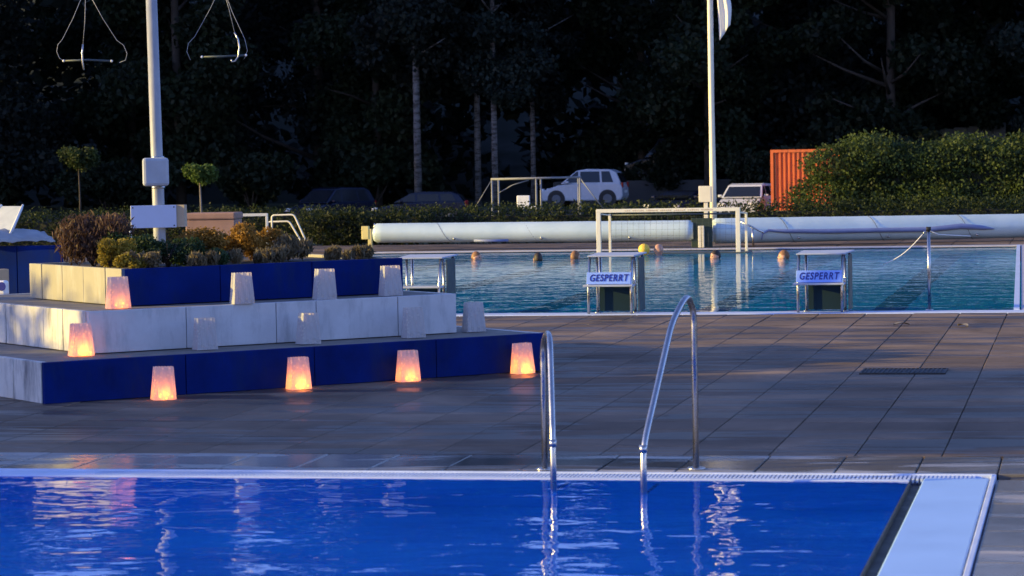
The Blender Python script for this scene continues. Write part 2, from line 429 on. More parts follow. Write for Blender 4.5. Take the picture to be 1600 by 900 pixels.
# edge row along the near pool and right-hand side
x = -.98; first_e = None; k_ = 0
XE = [-.54-.5*i for i in range(-4, 24)]
for i, xx in enumerate(XE):
    if first_e is None:
        bb_ = MB(); bb_.cbox(.005, .495, 0, .965, -.05, 0, .005); first_e = bb_.build('edge_slab', M['slab_edge'], deck); o = first_e
    else: o = share(first_e, parent=deck)
    o.location = (xx-.5, 17.0, random.uniform(.0, .003))
b = MB()
for yy in np.arange(-4, 16.6, .56):
    for xx in (-.54, .03, .6, 1.17):
        b.cbox(float(xx)+.006, float(xx)+.56, float(yy)+.006, float(yy)+.556, -.05, random.uniform(-.002, .002), .005)
b.build('side_paving', M['slab_edge'], deck, kind='stuff', label='damp paving beside the pale gutter')
# drain grate let into the deck
dr = thing('drain_grate', (-1.97, 24.55, .0), 'dark slotted drain cover let into the paving', 'drain')
MB().bb(0, .73, 0, .52, -.02, .006).build('drain_pit', M['slot'], dr)
b = MB()
for i in range(18): b.bb(.02+i*.039, .035+i*.039, .02, .50, .005, .014)
b.build('grate_bar', M['dark'], dr, kind='stuff')
fr = MB(); fr.bb(-.015, .745, -.015, .005, -.02, .013); fr.bb(-.015, .745, .515, .535, -.02, .013); fr.bb(-.015, .003, .005, .515, -.02, .013); fr.bb(.727, .745, .005, .515, -.02, .013)
fr.build('rim', M['dark'], dr)

def fallen(x, y_, rz, label):
    vs = []; n = 7
    for i in range(n+1):
        q = i/n; w_ = .045*math.sin(math.pi*q)**.8+.002; zz = .006+.022*math.sin(math.pi*q)
        vs += [(q*.2-.1, -w_, zz+.012), (q*.2-.1, 0, zz), (q*.2-.1, w_, zz+.014)]
    fs = [(3*i+k, 3*i+3+k, 3*i+4+k, 3*i+1+k) for i in range(n) for k in (0, 1)]
    o = MB().add(vs, fs, True).build('fallen_leaf', mat('dry_leaf', (.30, .25, .18), .8), loc=(x, y_, .0), rot=(0, 0, rz))
    tag(o, label, 'leaf', 'dry leaves on the paving')
fallen(-2.05, 31.3, .5, 'dry curled leaf on the paving, left one of two near the far pool edge')
fallen(-1.35, 31.0, 2.2, 'dry curled leaf on the paving, right one of two near the far pool edge')
# ------------------------------------------------------------------ near pool
def basin(name, r, depth, m, label, zt=-.018):
    x0, x1, y0, y1 = r; e = .0
    b = MB()
    b.add([(x0, y0, -depth), (x1, y0, -depth), (x1, y1, -depth), (x0, y1, -depth)], [(0, 1, 2, 3)])
    P4 = [(x0, y0), (x1, y0), (x1, y1), (x0, y1)]
    for i in range(4):
        a, c = P4[i], P4[(i+1) % 4]
        b.add([(*a, -depth), (*c, -depth), (*c, zt), (*a, zt)], [(3, 2, 1, 0)])
    o = b.build(name, m); return tag(o, label, None, None, 'structure')
nb = basin('pool_basin', NP, 1.25, M['basin_blue'], 'deep blue painted basin of the near pool')
wn = MB().add([(NP[0], NP[2], -.012), (NP[1], NP[2], -.012), (NP[1], NP[3], -.012), (NP[0], NP[3], -.012)], [(0, 1, 2, 3)]).build('pool_water', M['water_near'])
tag(wn, 'deep blue rippled water of the near pool', None, None, 'structure')
cp = tag(MB().cbox(NP[0]-.3, NP[1]+.0, NP[3], 16.785, -.016, -.006, .004).build('pool_edge', M['coping']), 'pale edging of the near pool', None, None, 'structure')
MB().cbox(NP[0]-.3, -.55, 16.955, 17.0, -.3, .004, .006).build('outer_rim', M['coping'], cp)
MB().bb(NP[0]-.3, -1.0, 16.79, 16.955, -.3, -.11).build('channel', M['slot'], cp)
b = MB(); xx = -6.3
while xx < -.66: b.bb(xx, xx+.014, 16.79, 16.955, -.03, -.004); xx += .026
b.build('overflow_grille', M['coping'], cp, kind='stuff')
MB().cbox(NP[0]-.3, -6.3, 16.785, 16.955, -.1, -.004, .004).build('cover_strip', M['coping'], cp)
# right gutter: dark slot, broad pale slab, thin rim
MB().cbox(NP[1], NP[1]+.012, NP[2], NP[3]+.0, -.3, -.012, .002).build('inner_lip', M['slot'], cp)
MB().bb(NP[1]+.012, NP[1]+.085, NP[2], NP[3]+.12, -.3, -.045).build('gutter_slot', M['slot'], cp)
MB().cbox(-.975, -.585, NP[2], 16.785, -.3, .0, .008).build('gutter_slab', M['gutter'], cp)
MB().bb(-.975, -.63, 16.785, 16.955, -.3, -.012).build('gutter_corner', M['gutter'], cp)
MB().cbox(-.575, -.545, NP[2], 16.955, -.3, .006, .004).build('gutter_rim', M['coping'], cp)

# stainless rails of the near pool steps
def rail(pts, name, label, base, flange, r=.021):
    t = thing(name, (*base, 0), label, 'handrail', 'stainless handrails of the near pool steps')
    P_ = [(p[0]-base[0], p[1]-base[1], p[2]) for p in pts]
    n = len(P_)
    MB().tube(arc(P_, .12, 7), r, 14).build('rail_tube', M['steel'], t)
    MB().tube([(flange[0]-base[0], flange[1]-base[1], .0), (flange[0]-base[0], flange[1]-base[1], .014)], .058, 18).build('floor_flange', M['steel'], t)
    j = pts[-2]
    MB().tube([(j[0]-base[0], j[1]-base[1], j[2]-.03), (j[0]-base[0], j[1]-base[1], j[2]+.015)], r+.004, 14).build('joint_sleeve', M['steel'], t)
    e = pts[-1]
    MB().tube(arc([(e[0]-base[0], e[1]-base[1], -.09), (e[0]-base[0], e[1]-base[1], -.16), (e[0]-base[0], 16.69-base[1], -.16)], .05, 4), r*.8, 10).build('wall_bracket', M['steel'], t)
    return t
rail([(-3.38, 17.1, 0), (-3.38, 17.1, .80), (-3.30, 16.85, .90), (-3.235, 16.6, .875), (-3.16, 16.25, .27), (-3.16, 16.25, -.10)], 'handrail',
     'lower stainless handrail entering the near pool, left of the taller arched one', (-3.38, 17.1), (-3.38, 17.1), .019)
rail([(-2.42, 17.17, 0), (-2.42, 17.17, 1.0), (-2.435, 17.02, 1.105), (-2.455, 16.9, 1.07), (-2.5, 16.75, .95), (-2.59, 16.13, .25), (-2.59, 16.13, -.10)], 'handrail',
     'tall arched stainless handrail sloping down into the near pool', (-2.42, 17.17), (-2.42, 17.17), .020)

# ------------------------------------------------------------------ far pool
fb = basin('pool_basin', (FP[0], FP[1], FP[2], FP[3]), 1.9, M['basin_teal'], 'turquoise basin of the swimmers pool')
for X in (-14.7, -12.4, -9.95, -7.45, -4.98, -2.6):
    MB().bb(X-.2, X+.22, FP[2]+1, FP[3]-1.2, -1.899, -1.885).build('lane_line', M['lane'], fb)
wf = MB().add([(FP[0], FP[2], -.03), (-.86, FP[2], -.03), (-1.36, FP[3], -.03), (FP[0], FP[3], -.03)], [(0, 1, 2, 3)]).build('pool_water', M['water_far'])
tag(wf, 'turquoise water of the far pool with swimmers in it', None, None, 'structure')
ce = tag(MB().cbox(FP[0]-.3, -.2, 33.67, 34.12, -.3, .008, .015).build('pool_edge', M['coping']), 'pale edging round the far pool', None, None, 'structure')
MB().cbox(FP[0]-.3, FP[0], 34.12, FP[3], -.3, .008, .015).build('left_rim', M['coping'], ce)
MB().cbox(FP[0]-.3, 3, FP[3], FP[3]+.35, -.3, .01, .015).build('far_rim', M['slab_side'], ce)
MB().add([(-.87, 34.12, -.3), (-.80, 34.12, -.3), (-1.30, FP[3], -.3), (-1.37, FP[3], -.3), (-.87, 34.12, .02), (-.80, 34.12, .02), (-1.30, FP[3], .02), (-1.37, FP[3], .02)],
         [(4, 5, 6, 7), (0, 1, 5, 4), (1, 2, 6, 5), (2, 3, 7, 6), (3, 0, 4, 7)]).build('side_rim', M['coping'], ce)
# pale slabs on the right of the far pool
yy = 34.13; b = MB(); fs_ = []
while yy < 56.3:
    xl = -.79-(yy-34.12)*.0224
    y2 = min(yy+1.0, FP[3]-.01)
    for a_ in range(5):
        xa = xl+.012+a_*.62
        o = MB().add([(xa, yy, -.3), (xa+.605, yy, -.3), (xa+.605-.022, y2-.015, -.3), (xa-.022, y2-.015, -.3), (xa, yy, .012), (xa+.605, yy, .012), (xa+.583, y2-.015, .012), (xa-.022, y2-.015, .012)],
                     [(4, 5, 6, 7), (0, 1, 5, 4), (1, 2, 6, 5), (2, 3, 7, 6), (3, 0, 4, 7)]).build('side_slab', M['slab_side'], ce)
    yy = y2

# starting blocks
def text_mesh(txt, size, name, m, parent, loc, rot, shear=.18, bold=.012, ext=.002):
    cu = bpy.data.curves.new(name, 'FONT'); cu.body = txt; cu.size = size; cu.shear = shear; cu.offset = bold*size; cu.extrude = ext
    cu.align_x = 'CENTER'; cu.align_y = 'CENTER'; cu.space_character = 1.16
    t = bpy.data.objects.new(name, cu); col.objects.link(t)
    dg = bpy.context.evaluated_depsgraph_get(); me = bpy.data.meshes.new_from_object(t.evaluated_get(dg))
    bpy.data.objects.remove(t); me.materials.clear(); me.materials.append(m)
    o = bpy.data.objects.new(name, me); col.objects.link(o); o.parent = parent; o.location = loc; o.rotation_euler = rot
    return o
BLG = 'starting blocks at the near end of the far pool'
def start_block(X, label, sign):
    t = thing('starting_block', (X, 33.95, .01), label, 'starting block', BLG)
    # local: x across, y towards the water
    w_ = .27
    MB().add([(-w_-.03, -.02, .702), (w_+.03, -.02, .702), (w_+.10, .55, .722), (-w_+.0, .55, .722), (-w_-.03, -.02, .722), (w_+.03, -.02, .722), (w_+.10, .55, .742), (-w_+.0, .55, .742)],
             [(3, 2, 1, 0), (4, 5, 6, 7), (0, 1, 5, 4), (1, 2, 6, 5), (2, 3, 7, 6), (3, 0, 4, 7)]).build('platform', M['block_paint'], t, bevel=.008)
    for lx in (-w_+.0, w_):
        MB().tube(arc([(lx, .0, .70), (lx-.005, -.10, .36), (lx-.005, -.11, 0)], .08, 4), .017, 10).build('leg', M['steel'], t)
        MB().tube([(lx+.04, .52, .72), (lx+.04, .5, .0)], .019, 10).build('leg', M['steel'], t)
    for lx in (-w_+.08, w_+.02):
        MB().tube([(lx, .06, .70), (lx, .06, .0)], .015, 10).build('leg', M['steel'], t)
        MB().tube([(lx, .06, 0), (lx, .06, .012)], .04, 12).build('floor_flange', M['steel'], t)
    MB().bb(w_+.062, w_+.074, .03, .5, .02, .69).build('side_panel', M['dark_panel'], t)
    MB().bb(-w_+.10, w_-.02, .10, .112, .02, .34).build('front_panel', M['dark_front'], t)
    MB().bb(-w_-.06, w_+.03, -.20, .04, .338, .362).build('step', M['block_paint'], t, bevel=.006)
    if sign:
        s_ = MB().box((-.015, -.10, .44), (.56, .02, .15), (R(-14), 0, 0)).build('notice_board', M['sign_pale'], t, bevel=.004)
        tx = text_mesh('GESPERRT', .115, 'lettering', M['letter_blue'], s_, (-.018, -.1135, .442), (R(76), 0, 0), .2, .014)
        # fit the word to the board
        xs = [v.co.x for v in tx.data.vertices]; wdt = max(xs)-min(xs); tx.scale = (.49/wdt, 1.08, 1)
    return t
start_block(-8.28, 'starting block without a notice, half behind the planter and a paper bag', False)
start_block(-5.82, 'starting block with a GESPERRT notice, in front of the left goal post', True)
start_block(-3.20, 'starting block with a GESPERRT notice, further right near the rope post', True)
# post with a rope at the near edge
t = thing('rope_post', (-1.9, 34.3, 0), 'thin steel post with a slack rope on the near edge of the far pool', 'post')
MB().tube([(0, 0, 0), (0, 0, 1.0)], .021, 12).build('post', M['steel'], t)
MB().tube([(0, 0, .985), (0, 0, 1.03)], .03, 12).build('post_cap', M['dark'], t)
MB().tube([(0, 0, .0), (0, 0, .014)], .05, 14).build('floor_flange', M['steel'], t)
MB().tube([(-.02, 0, .98), (-.055, .0, .97), (-.07, 0, .93)], .008, 8).build('hook', M['steel'], t)
pr = []
for i in range(9):
    q = i/8; pr.append((-.05-.52*q, .02+.1*q, .965-.40*q-.06*math.sin(math.pi*q)))
MB().tube(pr, .006, 6).build('rope', M['white_paint'], t)
MB().tube([(.0, .02, .99), (.12, .1, .93), (.5, .3, .9)], .006, 6).build('rope', M['white_paint'], t)

# ------------------------------------------------------------------ swimmers and ball
def body_mesh(kind):
    me = bpy.data.meshes.new('bust')
    V = [(0, 0, -.75), (0, 0, -.55), (0, .01, -.30), (0, .015, -.16), (0, .01, -.08), (0, 0, -.01),
         (-.17, .01, -.17), (.17, .01, -.17)]
    Rr = [.13, .14, .15, .10, .055, .06, .065, .065]
    E_ = [(0, 1), (1, 2), (2, 3), (3, 4), (4, 5), (3, 6), (3, 7)]
    arms = [(-.30, -.12, -.30), (-.34, -.36, -.22)], [(.32, -.05, -.32), (.42, -.26, -.24)]
    if kind: arms = [(-.33, -.02, -.30), (-.52, -.12, -.22)], [(.30, -.14, -.28), (.28, -.38, -.22)]
    for a_, s0 in zip(arms, (6, 7)):
        V += [a_[0], a_[1]]; Rr += [.045, .032]; n = len(V); E_ += [(s0, n-2), (n-2, n-1)]
        # hand: palm and five fingers
        d = (Vector(a_[1])-Vector(a_[0])).normalized(); sd_ = d.cross(Vector((0, 0, 1))).normalized()
        pm = Vector(a_[1])+d*.07; V.append(tuple(pm)); Rr.append(.024); E_.append((n-1, n)); pi_ = n
        for q, (o_, L_) in enumerate(((-.03, .065), (-.010, .08), (.010, .076), (.03, .06))):
            f0 = pm+sd_*o_+d*.02; f1 = f0+d*L_+Vector((0, 0, -.015)); V += [tuple(f0), tuple(f1)]; Rr += [.010, .008]
            m_ = len(V); E_ += [(pi_, m_-2), (m_-2, m_-1)]
        th = Vector(a_[1])+d*.03+sd_*.045; V.append(tuple(th)); Rr.append(.010); E_.append((n-1, len(V)-1))
    me.from_pydata(V, E_, []); o = bpy.data.objects.new('bust', me); col.objects.link(o)
    sk = o.modifiers.new('skin', 'SKIN')
    for i, r in enumerate(Rr): me.skin_vertices[0].data[i].radius = (r, r)
    me.skin_vertices[0].data[0].use_root = True
    ss_ = o.modifiers.new('sub', 'SUBSURF'); ss_.levels = 1
    dg = bpy.context.evaluated_depsgraph_get(); m2 = bpy.data.meshes.new_from_object(o.evaluated_get(dg)); bpy.data.objects.remove(o)
    # head with brow, nose, mouth, chin and ears, merged into the same mesh
    bm = bmesh.new(); bm.from_mesh(m2)
    def fn(d, v):
        x, y_, z = v
        if z < -.02: x *= 1-.28*min(1, (-z-.02)/.09); y_ = y_*(1-.1*min(1, (-z-.02)/.09))
        if d.y < -.3:
            if abs(d.x) < .18 and -.35 < d.z < .12: y_ -= .022*(1-abs(d.x)/.18)*(1-abs(d.z+.12)/.25 if abs(d.z+.12) < .25 else 0)
            if abs(abs(d.x)-.34) < .16 and abs(d.z-.08) < .12: y_ += .010
            if abs(d.z+.50) < .07 and abs(d.x) < .28: y_ += .004
            if d.z < -.75: y_ -= .008
        if abs(d.x) > .93 and abs(d.z+.05) < .3: x += math.copysign(.014, x)
        return Vector((x, y_, z))
    hb = MB(); hb.ball((0, -.012, .115), (.077, .098, .118), 28, 22, fn)
    m3 = bpy.data.meshes.new('h'); m3.from_pydata(hb.v, [], hb.f); bm.from_mesh(m3)
    bm.to_mesh(m2); bm.free()
    m2.polygons.foreach_set('use_smooth', [True]*len(m2.polygons)); m2.materials.clear(); m2.materials.append(M['skin'])
    return m2
BODY = [body_mesh(0), body_mesh(1)]
def hair_builder(long):
    def fn(d, v):
        k_ = 1.0
        cut = .25 if d.y < -.2 else (-.55 if long else -.25)
        if d.z < cut: return Vector((v.x*.86, v.y*.86, v.z*.9))
        return v
    b = MB(); b.ball((0, .0, .125), (.088, .105, .122), 22, 16, fn); return b
HB = []
def swimmer(x, y_, rz, label, kind, hair, hairm, sink=.0):
    t = thing('person', (x, y_, -.11-sink), label, 'person', 'swimmers in the far pool', rz)
    o = bpy.data.objects.new('body', BODY[kind]); col.objects.link(o); o.parent = t
    if hair is not None: hair_builder(hair).build('hair', M[hairm], t)
    for s_ in (-1, 1): MB().ball((s_*.029, -.098, .125), .010, 8, 6).build('eye', M['hair'], t)
    return t
swimmer(-11.76, 52.9, R(70), 'swimmer facing away near the left end of the rolled cover, leftmost head in the water', 0, False, 'hair2')
swimmer(-10.32, 51.9, R(200), 'dark haired swimmer between the leftmost head and the goal', 1, True, 'hair')
swimmer(-9.74, 52.7, R(150), 'reddish brown haired swimmer just left of the goal', 0, True, 'hair2')
swimmer(-8.36, 54.5, R(-60), 'bald swimmer in front of the goal beside the yellow ball', 1, None, '', -.06)
swimmer(-6.92, 52.2, R(-50), 'dark haired swimmer in front of the right part of the goal mouth', 0, False, 'hair')
swimmer(-5.57, 51.8, R(-80), 'sunlit swimmer to the right of the goal, rightmost head in the water', 1, False, 'hair2')
def ballfn(d, v): return v*(1-.02*(abs(math.sin(6*math.atan2(d.y, d.x))) < .12))
tag(MB().ball((0, 0, .08), .115, 28, 18, ballfn).build('ball', M['ball'], loc=(-8.66, 54.45, .0)), 'yellow ball floating in front of the goal', 'ball')

# water polo goal at the far end
t = thing('water_polo_goal', (-9.67, 55.0, -.03), 'white water polo goal standing in front of the rolled covers', 'goal')
GW = 2.84
for X in (0, GW): MB().bb(X-.045, X+.045, -.04, .04, 0, .84).build('post', M['cream_paint'], t, bevel=.006)
for X in (.14, GW+.10): MB().bb(X-.025, X+.025, .50, .55, -.1, .80).build('rear_post', M['cream_paint'], t, bevel=.004)
MB().bb(-.045, GW+.045, -.042, .042, .842, .915).build('crossbar', M['cream_paint'], t, bevel=.006)
b = MB(); rnd = random.Random(3)
for i in range(46):
    if i % 7 != 3: b.bb(.55+i*.040, .55+i*.040+.022, -.045, -.0425, .867, .867+rnd.uniform(.012, .022))
b.build('faded_print', mat('faded_orange_print', (.45, .25, .10), .7), t, kind='stuff')
for X in (.0, GW):
    MB().tube([(X+.0, 0, .82), (X+.14 if X == 0 else X+.1, .52, .78)], .014, 8).build('brace', M['cream_paint'], t)
MB().tube([(.14, .52, .78), (GW+.1, .52, .78)], .016, 8).build('rear_bar', M['dark_panel'], t)
MB().bb(-.12, GW+.2, -.10, .6, -.06, .02).build('float', M['dark_panel'], t)
# net behind the posts: thin cords
b = MB()
for i in range(24):
    X = .15+i*.119; b.tube([(X, .52, .78), (X-.02, .56, .0)], .0022, 4, False)
for j in range(6): b.tube([(.14, .54, .1+j*.125), (GW+.09, .54, .1+j*.125)], .0022, 4, False)
b.build('net', M['dark_panel'], t, kind='stuff')

# rolled covers on reels
def reel(x0, y0, x1, y1, r0, r1, zc0, zc1, label):
    L_ = math.hypot(x1-x0, y1-y0); a_ = math.atan2(y1-y0, x1-x0)
    t = thing('rolled_pool_cover', (x0, y0, 0), label, 'pool cover', 'rolled pool covers at the far end', a_)
    b = MB(); n = 64; seg = 28; pts = []; rs = []
    rnd = random.Random(int(L_*10))
    for i in range(n+1):
        q = i/n; pts.append((q*L_, 0, zc0+(zc1-zc0)*q)); rs.append((r0+(r1-r0)*q)*(1+rnd.uniform(-.008, .008)))
    rs[0] *= .82; pts[1] = (.06, 0, pts[1][2]); rs[-1] *= .9
    b.tube(pts, rs, seg); b.build('foil_roll', M['cover'], t)
    MB().tube([(-.18, 0, zc0), (L_+.18, 0, zc1)], .035, 12).build('axle', M['steel'], t)
    k_ = 1.4
    while k_ < L_-1:
        z = zc0+(zc1-zc0)*k_/L_; rr = r0+.004; pp = []
        for j in range(11):
            th = R(15+j*17); pp.append((k_+.38*(j/10), -math.sin(th)*rr, z+math.cos(th)*rr))
        MB().tube(pp, .0045, 5).build('lashing_cord', M['dark'], t)
        MB().ball((k_+.4, -r0*.82, z-r0*.62), .03, 10, 6).build('buckle', M['steel'], t)
        k_ += 1.9
    return t
r1_ = reel(-15.02, 57.5, -8.08, 57.5, .208, .222, .39, .355, 'long rolled silver pool cover behind the goal, left one')
MB().tube([(2.25, -.235, .21), (2.6, -.245, .20), (3.0, -.235, .205)], .03, 10).build('loose_flap', M['tarp'], r1_)
r2_ = reel(-7.72, 57.8, 1.4, 60.2, .27, .245, .335, .31, 'long rolled silver pool cover slanting off to the right edge')
pp = [(1.0, -.275, .14), (1.02, -.285, .27), (1.15, -.29, .335), (1.5, -.29, .31), (2.4, -.285, .29), (3.6, -.28, .29), (4.6, -.28, .285), (5.25, -.275, .34), (5.7, -.27, .30), (5.95, -.265, .27)]
b = MB(); b.tube(pp, [.012, .018, .03, .042, .05, .05, .055, .06, .05, .01], 10); b.build('loose_flap', M['tarp'], r2_)
t = thing('reel_bracket', (-14.98, 56.75, 0), 'sunlit yellow bracket at the left end of the rolled cover', 'bracket')
MB().bb(-.12, .04, -.05, .05, .28, .56).build('gear_box', M['yellow'], t, bevel=.01)
MB().bb(.02, .10, -.04, .04, .03, .50).build('upright', M['yellow'], t, bevel=.006)
MB().bb(-.12, .11, -.09, .09, 0, .07).build('foot', M['yellow'], t, bevel=.008)
MB().tube([(.10, 0, .48), (.16, 0, .56), (.16, 0, .62)], .012, 8).build('crank', M['steel'], t)
t = thing('reel_stand', (-7.9, 57.35, 0), 'narrow pale post between the two rolled covers', 'stand')
MB().bb(-.065, .0, -.04, .04, 0, .46).build('upright', M['cream_paint'], t, bevel=.006)
MB().bb(.012, .06, -.04, .04, 0, .46).build('upright', M['cream_paint'], t, bevel=.006)
MB().bb(-.22, .22, .06, .12, .0, .62).build('end_plate', mat('dark_green_plate', (.012, .03, .02), .6), t, bevel=.01)
t = thing('crank_handle', (-6.82, 57.3, 0), 'steel pipe crank leaning right of the goal before the cover', 'crank')
MB().tube([(-.28, 0, .56), (.24, 0, .30)], .02, 10).build('handle_bar', M['steel'], t)
MB().tube([(0, 0, .42), (0.02, 0, 0)], .022, 10).build('leg', M['steel'], t)

# ------------------------------------------------------------------ stepped planter
pl = thing('stepped_planter', (PA.x, PA.y, 0), 'three stepped planter of blue and white concrete panels', 'planter', None, math.pi/2-PH)
# local x along the front, y towards the back
T = [(0, 5.0, 0, 5.2, 0, .35), (.70, 4.42, .66, 4.4, .35, .72), (1.27, 4.14, 1.16, 3.36, .72, 1.055)]
def panels(x0, x1, y0, y1, z0, z1, front, side, fm, sm_, th=.06):
    xs = [x0+(x1-x0)*f for f in front]
    for i in range(len(xs)-1):
        b = MB(); b.box(((xs[i]+xs[i+1])/2, y0+th/2+random.uniform(-.002, .002), (z0+z1)/2), (xs[i+1]-xs[i]-.007, th, z1-z0-.004)); b.build('wall_panel', fm, pl, bevel=.005)
    ys = [y0+th+.003+(y1-y0-th)*f for f in side]
    for i in range(len(ys)-1):
        b = MB(); b.box((x0+th/2+random.uniform(-.002, .002), (ys[i]+ys[i+1])/2, (z0+z1)/2), (th, ys[i+1]-ys[i]-(.016 if i in (0, len(ys)-2-(len(ys) > 4)) else .007), z1-z0-.004)); b.build('wall_panel', sm_, pl, bevel=.005)
    for i in range(3):   # right end
        ya = y0+th+.003+(y1-y0-th)*i/3; yb = y0+th+.003+(y1-y0-th)*(i+1)/3
        MB().box((x1-th/2, (ya+yb)/2, (z0+z1)/2), (th, yb-ya-.007, z1-z0-.004)).build('wall_panel', sm_, pl, bevel=.005)
    MB().bb(x0+.03, x1-.03, y1-.05, y1, z0, z1-.004).build('rear_wall', sm_, pl)
panels(*T[0], [0, .26, .51, .76, 1], [0, .12, .3, .5, .75, 1], M['blue_panel'], M['stained_panel'])
panels(*T[1], [0, .25, .49, .6, .83, 1], [0, .14, .17, .26, .5, .75, 1], M['grey_panel'], M['stained_panel'])
panels(*T[2], [0, .33, .66, 1], [0, .17, .40, .63, .86, 1], M['blue_panel'], M['white_panel'])
for q, (x0, x1, y0, y1, z0, z1) in enumerate(T[:2]):
    MB().bb(x0+.061, x1-.061, y0+.061, y1-.06, z0, z1-.006).build('ledge', M['ledge'], pl)
x0, x1, y0, y1, z0, z1 = T[2]
MB().bb(x0+.061, x1-.061, y0+.061, y1-.06, z0, z1-.03).build('soil', M['soil'], pl)
MB().bb(-.0, .06, 5.2, 9.5, 0, .345).build('wall_extension', M['stained_panel'], pl)
def PL(lx, ly): v = PA+PD*lx+PN*ly; return v.x, v.y

# ------------------------------------------------------------------ paper lanterns
def bag_mesh():
    h = .275; bw, bd = .098, .062; tw, td = .078, .045
    b = MB(); n = 12
    vs = []; rows = 7
    for j in range(rows+1):
        q = j/rows; w_ = bw+(tw-bw)*q; d_ = bd+(td-bd)*q; z = h*q
        ring = []
        for i in range(n): ring.append((-w_+2*w_*i/n, -d_-.003*math.sin(i*1.7+j)))
        for i in range(5): ring.append((w_-.012*(i in (2,))*q*1.5, -d_+2*d_*i/5))
        for i in range(n): ring.append((w_-2*w_*i/n, d_+.003*math.sin(i*1.3+j)))
        for i in range(5): ring.append((-w_+.012*(i in (2,))*q*1.5, d_-2*d_*i/5))
        for k_, (a_, c2) in enumerate(ring):
            vs.append((a_, c2, z+(.006*(k_ % 2) if j == rows else 0)))
    m_ = 2*n+10
    fs = [(j*m_+k_, j*m_+(k_+1) % m_, (j+1)*m_+(k_+1) % m_, (j+1)*m_+k_) for j in range(rows) for k_ in range(m_)]
    fs.append(tuple(reversed(range(m_))))
    b.add(vs, fs, False); return b
bag0 = bag_mesh().build('paper_bag', M['paper'])
candle0 = MB().tube([(0, 0, .002), (0, 0, .02)], .02, 14).build('tea_light', M['wax'])
flame0 = MB().ball((0, 0, .038), (.006, .006, .014), 8, 6).build('flame', M['flame'])
used = [False]
def lantern(x, y_, z, rz, tilt, label, power):
    t = thing('paper_lantern', (x, y_, z), label, 'lantern', 'paper bag lanterns on the planter and deck', rz)
    for o in (bag0, candle0, flame0):
        c = o if not used[0] else o.copy()
        if used[0]: col.objects.link(c)
        c.parent = t
        if o is bag0: c.rotation_euler = (0, tilt, 0)
        if o is flame0 and power < .05: bpy.data.objects.remove(c) if used[0] else None
    used[0] = True
    if power:
        ld = bpy.data.lights.new('candle_light', 'POINT'); ld.energy = power*1.6; ld.color = (1, .30, .02); ld.shadow_soft_size = .015
        lo = bpy.data.objects.new('candle_light', ld); col.objects.link(lo); lo.parent = t; lo.location = (0, 0, .045)
LR = R(44)+R(11.8)*0
LN = [
 (-7.63, 22.06, 0, .02, 'glowing paper lantern on the deck before the blue wall, leftmost of the four', .9),
 (-6.74, 23.08, 0, .0, 'brightest glowing paper lantern on the deck, below a pale grey panel', 1.3),
 (-5.95, 23.86, 0, .01, 'glowing paper lantern on the deck, third along the blue wall', .95),
 (-5.08, 24.73, 0, -.01, 'glowing paper lantern on the deck at the right end of the blue wall', 1.2),
 (-8.47, 22.37, .35, .0, 'glowing paper lantern on the lower ledge at the left corner of the grey wall', 1.3),
 (-7.58, 23.06, .35, .0, 'unlit paper bag on the lower ledge, left one before the grey panels', 0),
 (-6.83, 23.72, .35, .03, 'unlit crumpled paper bag before a joint of the grey panels, middle of the lower ledge', 0),
 (-6.05, 24.50, .35, .0, 'unlit paper bag on the lower ledge before the last grey panel', 0),
 (-5.66, 25.30, .35, .0, 'unlit paper bag at the free right end of the lower ledge, before the pool edge', 0),
 (-8.36, 23.02, .72, .0, 'dimly glowing paper lantern at the corner of the sunlit cream wall', .55),
 (-7.41, 23.63, .72, .0, 'unlit paper bag on the upper ledge, left one before the dark blue wall', .0),
 (-6.82, 24.26, .72, .02, 'unlit paper bag on the upper ledge, right one before the dark blue wall', .0),
 (-6.35, 24.86, .72, .0, 'unlit paper bag at the right end of the upper ledge, beside the starting block', .0)]
for i, (x, y_, z, tl, lb, pw) in enumerate(LN):
    lantern(x, y_, z, R(40+random.uniform(-8, 8)), tl, lb, pw)

# ------------------------------------------------------------------ foliage helpers
def leaves(name, blobs, n, size, m, parent=None, seed=1, aspect=1.6, upright=0.0, loc=None, kind=None, shell=.55, label=None):
    """small leaf faces scattered through several ellipsoid clumps"""
    rg = np.random.default_rng(seed)
    bl = np.array(blobs, float)                       # cx cy cz rx ry rz
    vol = (bl[:, 3]*bl[:, 4]*bl[:, 5])**(2/3); idx = rg.choice(len(bl), n, p=vol/vol.sum())
    d = rg.normal(size=(n, 3)); d /= np.linalg.norm(d, axis=1)[:, None]
    r = rg.random(n)**(1/3); r = shell+(1-shell)*r; r *= 1+.12*rg.normal(size=n)
    c = bl[idx, :3]+d*bl[idx, 3:]*r[:, None]
    a = rg.normal(size=(n, 3)); a[:, 2] += upright*3*np.sign(rg.random(n)); a /= np.linalg.norm(a, axis=1)[:, None]
    b2 = np.cross(a, rg.normal(size=(n, 3))); b2 /= np.linalg.norm(b2, axis=1)[:, None]
    s = size*(.6+.8*rg.random(n))[:, None]
    L = a*s*aspect*.5; W = b2*s*.5
    v = np.stack([c-L, c+W-L*.1, c+L, c-W-L*.1], axis=1).reshape(-1, 3)
    me = bpy.data.meshes.new(name)
    me.vertices.add(4*n); me.vertices.foreach_set('co', v.ravel())
    me.loops.add(4*n); me.loops.foreach_set('vertex_index', np.arange(4*n, dtype=np.int32))
    me.polygons.add(n); me.polygons.foreach_set('loop_start', np.arange(0, 4*n, 4, dtype=np.int32))
    me.update(); me.validate(); me.materials.append(m)
    o = bpy.data.objects.new(name, me); col.objects.link(o)
    if parent: o.parent = parent
    if loc: o.location = loc
    if kind: o['kind'] = kind
    if label: o['label'] = label
    return o

